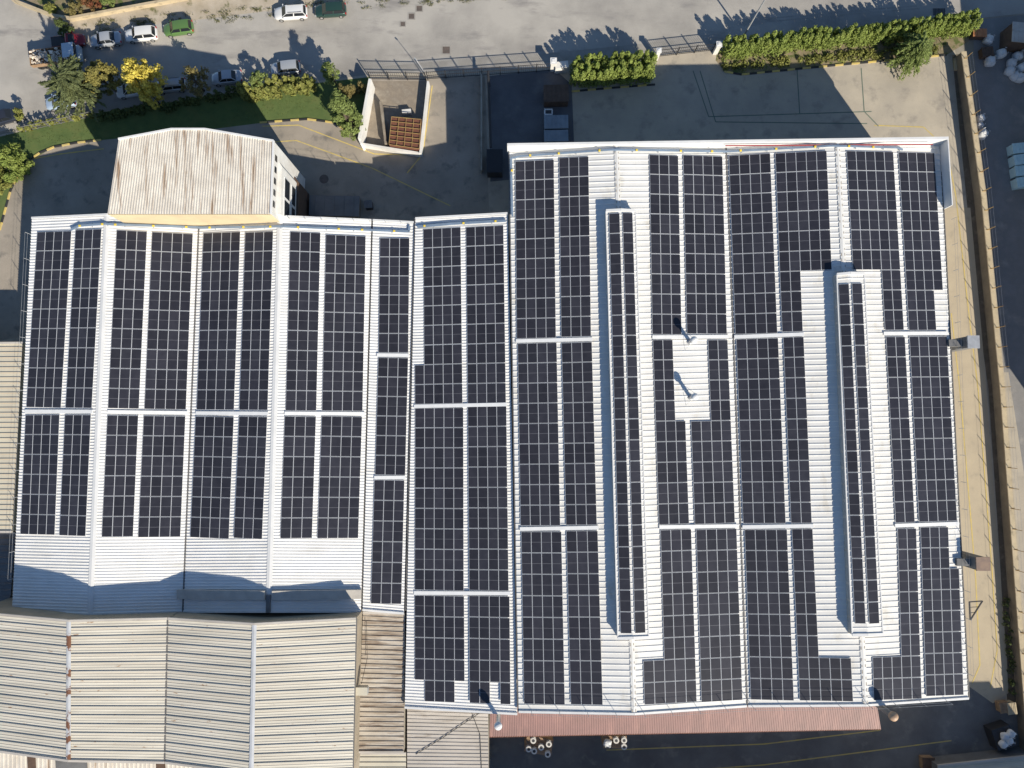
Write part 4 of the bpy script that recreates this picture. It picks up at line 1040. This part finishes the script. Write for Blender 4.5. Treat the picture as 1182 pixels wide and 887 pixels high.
bar_fence((760, 66), (822, 59), 1.7, 'black bar sliding gate between two white pillars', 'sliding_gate', 'gate', posts=4)
bar_fence((30, 152), (112, 134), 1.3, 'low bar fence behind the clipped hedge', posts=7, mat='greyd')
for x, y, lb, s in ((638, 80, 'white gate pillar at the end of the black bar fence', .7), (757, 68, 'white gate pillar at the corner of the square hedge block', .5), (825, 61, 'white gate pillar where the long hedge starts', .6)):
    p = P(x, y); t = thing('gate_pillar', lb, 'pillar', p, 'white gate pillars')
    mb = MB(); mb.box((p.x, p.y, 1.0), (s, s, 2.0)); mb.build('shaft', M['wallw'], t)
    mb = MB(); mb.box((p.x, p.y, 2.06), (s + .16, s + .16, .12)); mb.box((p.x, p.y, 2.16), (s * .6, s * .6, .1)); mb.build('cap', M['trim'], t)
p = P(648, 84); mb = MB(); mb.beam(P(640, 82) + Vector((0, 0, .7)), P(655, 80) + Vector((0, 0, .7)), .9, 1.4)
tag(mb.build('low_wall', M['wallw'], loc=P(648, 81)), 'short white wall joining the gate pillar to the hedge block', 'wall')
# street light pole
p = P(858, 42); t = thing('street_lamp', 'pale tall street lamp pole rising from the long hedge', 'street lamp', p)
mb = MB(); mb.tube([p, p + Vector((0, 0, 5)), p + Vector((0, 0, 9.5))], [.13, .1, .07], 10); mb.build('pole', M['galv'], t)
mb = MB(); mb.tube([p + Vector((0, 0, 9.4)), p + Vector((.5, 1.2, 9.9)), p + Vector((.8, 2.0, 9.9))], .05, 6); mb.build('arm', M['galv'], t)
mb = MB(); mb.box(p + Vector((.85, 2.2, 9.88)), (.28, .7, .14), rz=-.35); mb.build('lamp_head', M['greym'], t)
p = P(492, 92); t = thing('lamp_post', 'thin pale post leaning over the corner of the waste bay', 'post', p)
mb = MB(); mb.tube([p, p + Vector((-.2, .2, 2.2)), p + Vector((-.9, .9, 3.4))], [.05, .04, .03], 8); mb.build('pole', M['galv'], t)
mb = MB(); mb.box(p + Vector((-1.02, 1.0, 3.43)), (.4, .16, .08), rz=2.4); mb.build('lamp_head', M['greym'], t)
# manholes
for x, y, s, lb in ((484, 10, .75, 'small square manhole cover farthest up the street'), (475, 19, .75, 'small square manhole cover in the middle of a row of three'), (465, 28, .6, 'small worn manhole cover nearest the dark asphalt patch'), (515, 58, 1.0, 'larger square manhole with a pale concrete frame')):
    p = P(x, y); t = thing('manhole', lb, 'manhole', p, 'manholes in the street')
    mb = MB()
    for dx, dy, sx, sy in ((-1, 0, .2, 1.4), (1, 0, .2, 1.4), (0, -1, 1.0, .2), (0, 1, 1.0, .2)): mb.box((p.x + dx * s * .6, p.y + dy * s * .6, .012), (sx * s, sy * s, .02))
    mb.build('surround', M['pave'], t)
    mb = MB(); mb.box((p.x, p.y, .008), (s * .96, s * .96, .012)); mb.build('cover', M['mhole'], t)
p = P(374, 207); t = thing('manhole', 'round dark manhole in the shaded yard beside the office block', 'manhole', p)
mb = MB(); mb.lathe(p, [(.62, .012), (.62, .022), (.5, .024), (.004, .024)], 24); mb.build('cover', M['mhole'], t)
p = P(1084, 14); t = thing('drain_grate', 'dark rectangular drain grate in the sunlit road beyond the long hedge', 'drain', p)
mb = MB(); mb.box((p.x, p.y, .010), (1.7, 1.0, .012)); mb.build('pit', M['black'], t)
mb = MB()
for k in range(9): mb.box((p.x - .8 + k * .2, p.y, .022), (.07, 1.0, .014))
mb.build('grating', M['greyd'], t)
# kerb wall of the garden opposite
mb = MB(); pl = [P(18, 3), P(63, 20.5), P(84, 24), P(203, 2), P(420, -42)]
for a, b in zip(pl, pl[1:]): mb.beam(a + Vector((0, 0, .35)), b + Vector((0, 0, .35)), .35, .7)
tag(mb.build('garden_wall', M['coping'], loc=centre(pl)), 'low pale garden wall across the street', 'wall')
# boundary wall, coping and wire fence on the outer side
BW = [(1112, 60), (1135, 225), (1157, 450), (1176, 700), (1186, 830), (1193, 930)]
zb = 1.5
bw = [P(x, y, zb) for x, y in BW]
t = thing('boundary_wall', 'long concrete boundary wall with a tan coping beside the dark neighbouring yard', 'wall', centre(bw))
mb = MB(); mc = MB()
for a, b in zip(bw, bw[1:]):
    mb.beam(a - Vector((0, 0, zb / 2)), b - Vector((0, 0, zb / 2)), .45, zb)
    mc.beam(a + Vector((0, 0, .05)), b + Vector((0, 0, .05)), .72, .1)
mb.build('wall', M['wallt2'], t); mc.build('coping', M['coping'], t)
t = thing('wire_fence', 'wire fence on thin yellowish posts along the boundary wall top', 'fence', centre(bw))
seg = [(b - a).length for a, b in zip(bw, bw[1:])]; tot = sum(seg); tops = []
k = 0; s = 1.0
while s < tot - 1:
    u = s
    for (a, b), L_ in zip(zip(bw, bw[1:]), seg):
        if u <= L_: break
        u -= L_
    p = a.lerp(b, u / L_) + Vector((0, 0, .1))
    mb = MB(); mb.box(p + Vector((0, 0, .75)), (.06, .06, 1.5)); mb.box(p + Vector((.12, 0, .02)), (.5, .07, .06)); mb.build('post', M['yrust'], t); tops.append(p); s += 2.6
mb = MB()
for z in (.4, .9, 1.45):
    for a, b in zip(tops, tops[1:]): mb.tube([a + Vector((0, 0, z)), b + Vector((0, 0, z))], .012, 4, cap=False)
mb.build('wire', M['galv'], t)
p = P(1106, 75); mb = MB(); mb.box((p.x, p.y, .12), (1.3, 1.7, .24)); mb.box((p.x, p.y, .26), (1.1, 1.5, .05))
tag(mb.build('utility_hatch', M['coping'], loc=p), 'pale square hatch at the top of the boundary wall', 'hatch')

# ------------------------------------------------------------------ things in the shaded front yard
def boxthing(name, label, cat, px, py, z, size, rz, mats, lid=True, group=None):
    p = P(px, py, z); g0 = (p.x, p.y, 0); t = thing(name, label, cat, g0, group)
    mb = MB(); mb.box((p.x, p.y, z / 2), (size[0], size[1], z), rz=rz); mb.build('body', mats[0], t)
    if lid:
        mb = MB(); mb.box((p.x, p.y, z + .04), (size[0] + .14, size[1] + .14, .08), rz=rz); l_ = mb.build('lid', mats[1], t)
        m2 = MB()
        for k in range(5): m2.box((p.x + (k - 2) * size[0] / 5 * math.cos(rz), p.y + (k - 2) * size[0] / 5 * math.sin(rz), z + .1), (.06, size[1], .04), rz=rz)
        m2.build('rib', mats[1], l_)
    return t
boxthing('container', 'dark brown sheet metal container left of the hedge block', 'container', 642, 108, 1.6, (3.2, 2.2), .02, (M['brownm'], M['brownm']))
boxthing('covered_tank', 'blue grey covered tank in the shade, nearer the street', 'tank', 642, 141, 1.0, (3.1, 1.7), .02, (M['bluegrey'], M['bluegrey']))
boxthing('covered_tank', 'blue grey covered tank in the shade against the parapet', 'tank', 642, 157, .9, (3.1, 1.4), .02, (M['bluegrey'], M['bluegrey']))
p = P(633, 130, .5); t = thing('steel_frame', 'small white square frame standing between container and tank', 'frame', (p.x, p.y, 0))
mb = MB()
for a, b in ((-.5, -.35), (.5, -.35), (.5, .35), (-.5, .35)): mb.box((p.x + a, p.y + b, .3), (.08, .08, .6))
mb.build('legs', M['wallw'], t)
mb = MB()
for a, b, sx, sy in ((0, -.35, 1.1, .18), (0, .35, 1.1, .18), (-.5, 0, .18, .5), (.5, 0, .18, .5)): mb.box((p.x + a, p.y + b, .64), (sx, sy, .08))
mb.build('rim', M['wallw'], t)
boxthing('black_cabinet', 'black metal cabinet at the foot of the long dark pipe', 'cabinet', 571, 186, 2.0, (2.0, 3.0), 0, (M['black'], M['black']))
mb = MB(); mb.tube([P(564, 92) + Vector((0, 0, 2.2)), P(567, 178) + Vector((0, 0, 2.2))], .16, 10)
for y in (100, 130, 160): mb.box(P(565.5, y) + Vector((0, 0, 1.05)), (.12, .12, 2.1))
tag(mb.build('pipe_run', M['black'], loc=P(565, 135)), 'long dark pipe on posts leading to the black cabinet', 'pipe')
mb = MB(); mb.beam(P(556, 90) + Vector((0, 0, .5)), P(556, 200) + Vector((0, 0, .5)), .22, 1.0)
tag(mb.build('dividing_wall', M['concrete'], loc=P(556, 140)), 'low concrete dividing wall beside the long dark pipe', 'wall')
boxthing('loading_platform', 'dark grey loading platform in the shade behind the two gabled hall', 'platform', 386, 238, 1.1, (6.5, 2.6), -.02, (M['dirty'], M['greyd']), lid=True)
boxthing('wheelie_bin', 'small dark bin in deep shade between the halls', 'bin', 425, 236, 1.1, (.9, .9), .1, (M['black'], M['greyd']))
# bulk bags etc.
def bag(px, py, s, h, seed, label, group, mat='bag'):
    rng = random.Random(seed); p = P(px, py, h * .5); t = (p.x, p.y, 0); mb = MB(); rows = []
    for i in range(8):
        f = i / 7; pr = [.86, 1.0, 1.06, 1.06, 1.02, .92, .66, .25][i]; n = 20; row = []
        for k in range(n):
            a = 2 * math.pi * k / n; sq = 1 / max(abs(math.cos(a)), abs(math.sin(a))) ** .75
            r_ = s / 2 * pr * sq * .92 * (1 + rng.uniform(-.06, .06)); row.append(Vector((p.x + r_ * math.cos(a + .3 * seed), p.y + r_ * math.sin(a + .3 * seed), h * min(1, f * 1.08) + (.06 * rng.random() if i > 4 else 0))))
        rows.append(row)
    mb.grid(rows, closed=True); mb.poly(rows[-1])
    for a in range(4):
        th = a * 1.571 + .78 + .3 * seed; q = p + Vector((math.cos(th) * s * .42, math.sin(th) * s * .42, 0)); q.z = h
        mb.tube([q, q + Vector((0, 0, .18)), q + Vector((math.cos(th + 1.6) * .2, math.sin(th + 1.6) * .2, .05))], .03, 5)
    return tag(mb.build('bulk_bag', M[mat], loc=t, smooth=True), label, 'bag', group)
G = 'white bulk bags in the neighbouring yard'
bag(1132, 137, 1.0, 1.0, 1, 'white bag against the boundary wall, nearest the street of three', G)
bag(1131, 145, .9, .8, 2, 'smallest white bag squeezed between two others against the boundary wall', G)
bag(1134, 155, 1.3, 1.2, 3, 'largest white bag leaning against the boundary wall', G)
bag(1141, 46, 1.2, 1.0, 4, 'white bag just below the orange panel', G)
bag(1143, 71, 1.3, 1.0, 5, 'brownish white bag standing alone below the dark crate', G)
bag(1156, 62, 1.2, 1.1, 6, 'upright pale bag beside the heap of white bags', G)
for i, (x, y) in enumerate([(1168, 73), (1175, 65), (1180, 78), (1172, 88), (1166, 82), (1178, 90)]):
    bag(x, y, 1.2, .9 + .1 * (i % 3), 10 + i, 'white bag in the untidy heap at the edge of the dark yard', 'heap of white bags')
boxthing('tipped_panel_box', 'orange topped box beside the end of the long hedge', 'box', 1131, 38, .9, (1.7, 1.0), -.05, (M['brownm'], M['orange']))
boxthing('dark_crate', 'dark brown crate between two white bags', 'crate', 1140, 60, .8, (1.4, 1.2), .1, (M['brownm'], M['brownm']))
boxthing('site_hut', 'grey roofed hut at the edge of the neighbouring yard', 'hut', 1180, 38, 2.4, (2.6, 2.6), -.1, (M['brownm'], M['grey']))
for i in range(4):
    boxthing('wrapped_pack', 'pale turquoise wrapped pack in the row by the dark yard', 'pack', 1179 + i * 1.6, 171 + i * 13, 1.1, (2.3, 1.25), .1 + .05 * (i % 2), (M['teal'], M['teal']), group='turquoise wrapped packs')
# pallets with spools in the shaded yard beyond the canopy
def pallet(px, py, rz, size, spots, label, splabel, group, crlabel, zt=3.3):
    p = P(px, py, zt); Rm = Matrix.Rotation(rz, 3, 'Z')
    cr = thing('crate_stack', crlabel, 'crates', (p.x, p.y, 0))
    for k in range(3):
        mb = MB(); z0 = k * zt / 3
        mb.box((p.x, p.y, z0 + zt / 6), (size[0] - .12, size[1] - .12, zt / 3 - .05), rz=rz); c_ = mb.build('crate', M['wood'], cr)
        m2 = MB()
        for q in range(3):
            for sd in (-1, 1): m2.box(p + Rm @ Vector(((q - 1) * size[0] * .42, sd * (size[1] / 2 - .04), 0)) + Vector((0, 0, z0 + zt / 6 - zt)), (.12, .06, zt / 3 - .08), rz=rz)
        m2.build('batten', M['wood'], c_)
    t = thing('pallet', label, 'pallet', p)
    mb = MB()
    for k in range(7): mb.box(p + Rm @ Vector((0, (k - 3) * size[1] / 7, .20)), (size[0], size[1] / 7 - .03, .04), rz=rz)
    mb.build('deck', M['palletd'], t)
    for k in (-1, 0, 1):
        mb = MB(); mb.box(p + Rm @ Vector((k * (size[0] / 2 - .1), 0, .09)), (.14, size[1], .17), rz=rz); mb.build('bearer', M['wood'], t)
    for k, (x, y) in enumerate(spots):
        c = p + Rm @ Vector((x, y, .23)); m2 = MB()
        m2.lathe(c, [(.34, 0), (.34, .08), (.2, .1), (.2, .4), (.36, .42), (.36, .5), (.19, .51)], 18)
        m2.m[-1] = 1
        tag(m2.build('spool', [M['spool'], M['black']], loc=c), splabel, 'spool', group)
M['palletd'] = mk('orange_brown_pallet', (.40, .26, .16), (.27, .17, .10), 2, 6, .9)
pallet(622, 860, -.2, (3.3, 2.0), [(-1.2, -.45), (-.5, -.55), (.25, .05), (1.2, -.6), (1.1, .6), (-.85, .65)], 'tilted brown wooden pallet of spools under the canopy edge', 'pale round spool standing on the tilted pallet', 'spools on the tilted pallet', 'stack of brown wooden crates under the tilted pallet')
pallet(709.5, 856, 0, (2.9, 1.5), [(.1, .4), (1.05, .42), (1.05, -.35)], 'straight wooden pallet with spools and a white sack', 'pale round spool standing on the pallet with the white sack', 'spools on the straight pallet', 'stack of brown wooden crates under the straight pallet')
o = bag(702, 857, .95, .5, 41, 'white sack lying among the spools on the straight pallet', None); p = P(701, 857, 3.5); o.location = p + Vector((0, 0, .02))
for i, (x, y) in enumerate([(1158, 849), (1163, 854), (1156, 858), (1165, 846)]):
    o = bag(x, y, .95, .6, 42 + i, 'white torn sack on the debris bin by the boundary wall', 'torn sacks on the debris bin'); o.location = P(x, y, 1.6)
boxthing('debris_bin', 'rusty bin holding debris in the shaded corner', 'bin', 1159, 852, 1.58, (2.4, 2.6), .3, (M['black'], M['greyd']), lid=False)
boxthing('wooden_crate', 'brown crate at the shaded end of the side yard', 'crate', 1160, 817, .9, (1.2, 1.2), .1, (M['wood'], M['wood']))
boxthing('wooden_crate', 'pale grey crate beside the brown one at the boundary wall', 'crate', 1168, 818, 1.0, (1.0, 1.3), .1, (M['coping'], M['coping']))
boxthing('wooden_crate', 'dark crate in deep shade near the bottom corner shed', 'crate', 1072, 882, .9, (1.4, 1.4), 0, (M['wood'], M['brownm']))

for o in bpy.data.objects:
    for k in ('_org', '_local'):
        if k in o: del o[k]
print('solar panels', panel_count, 'objects', len(bpy.data.objects))
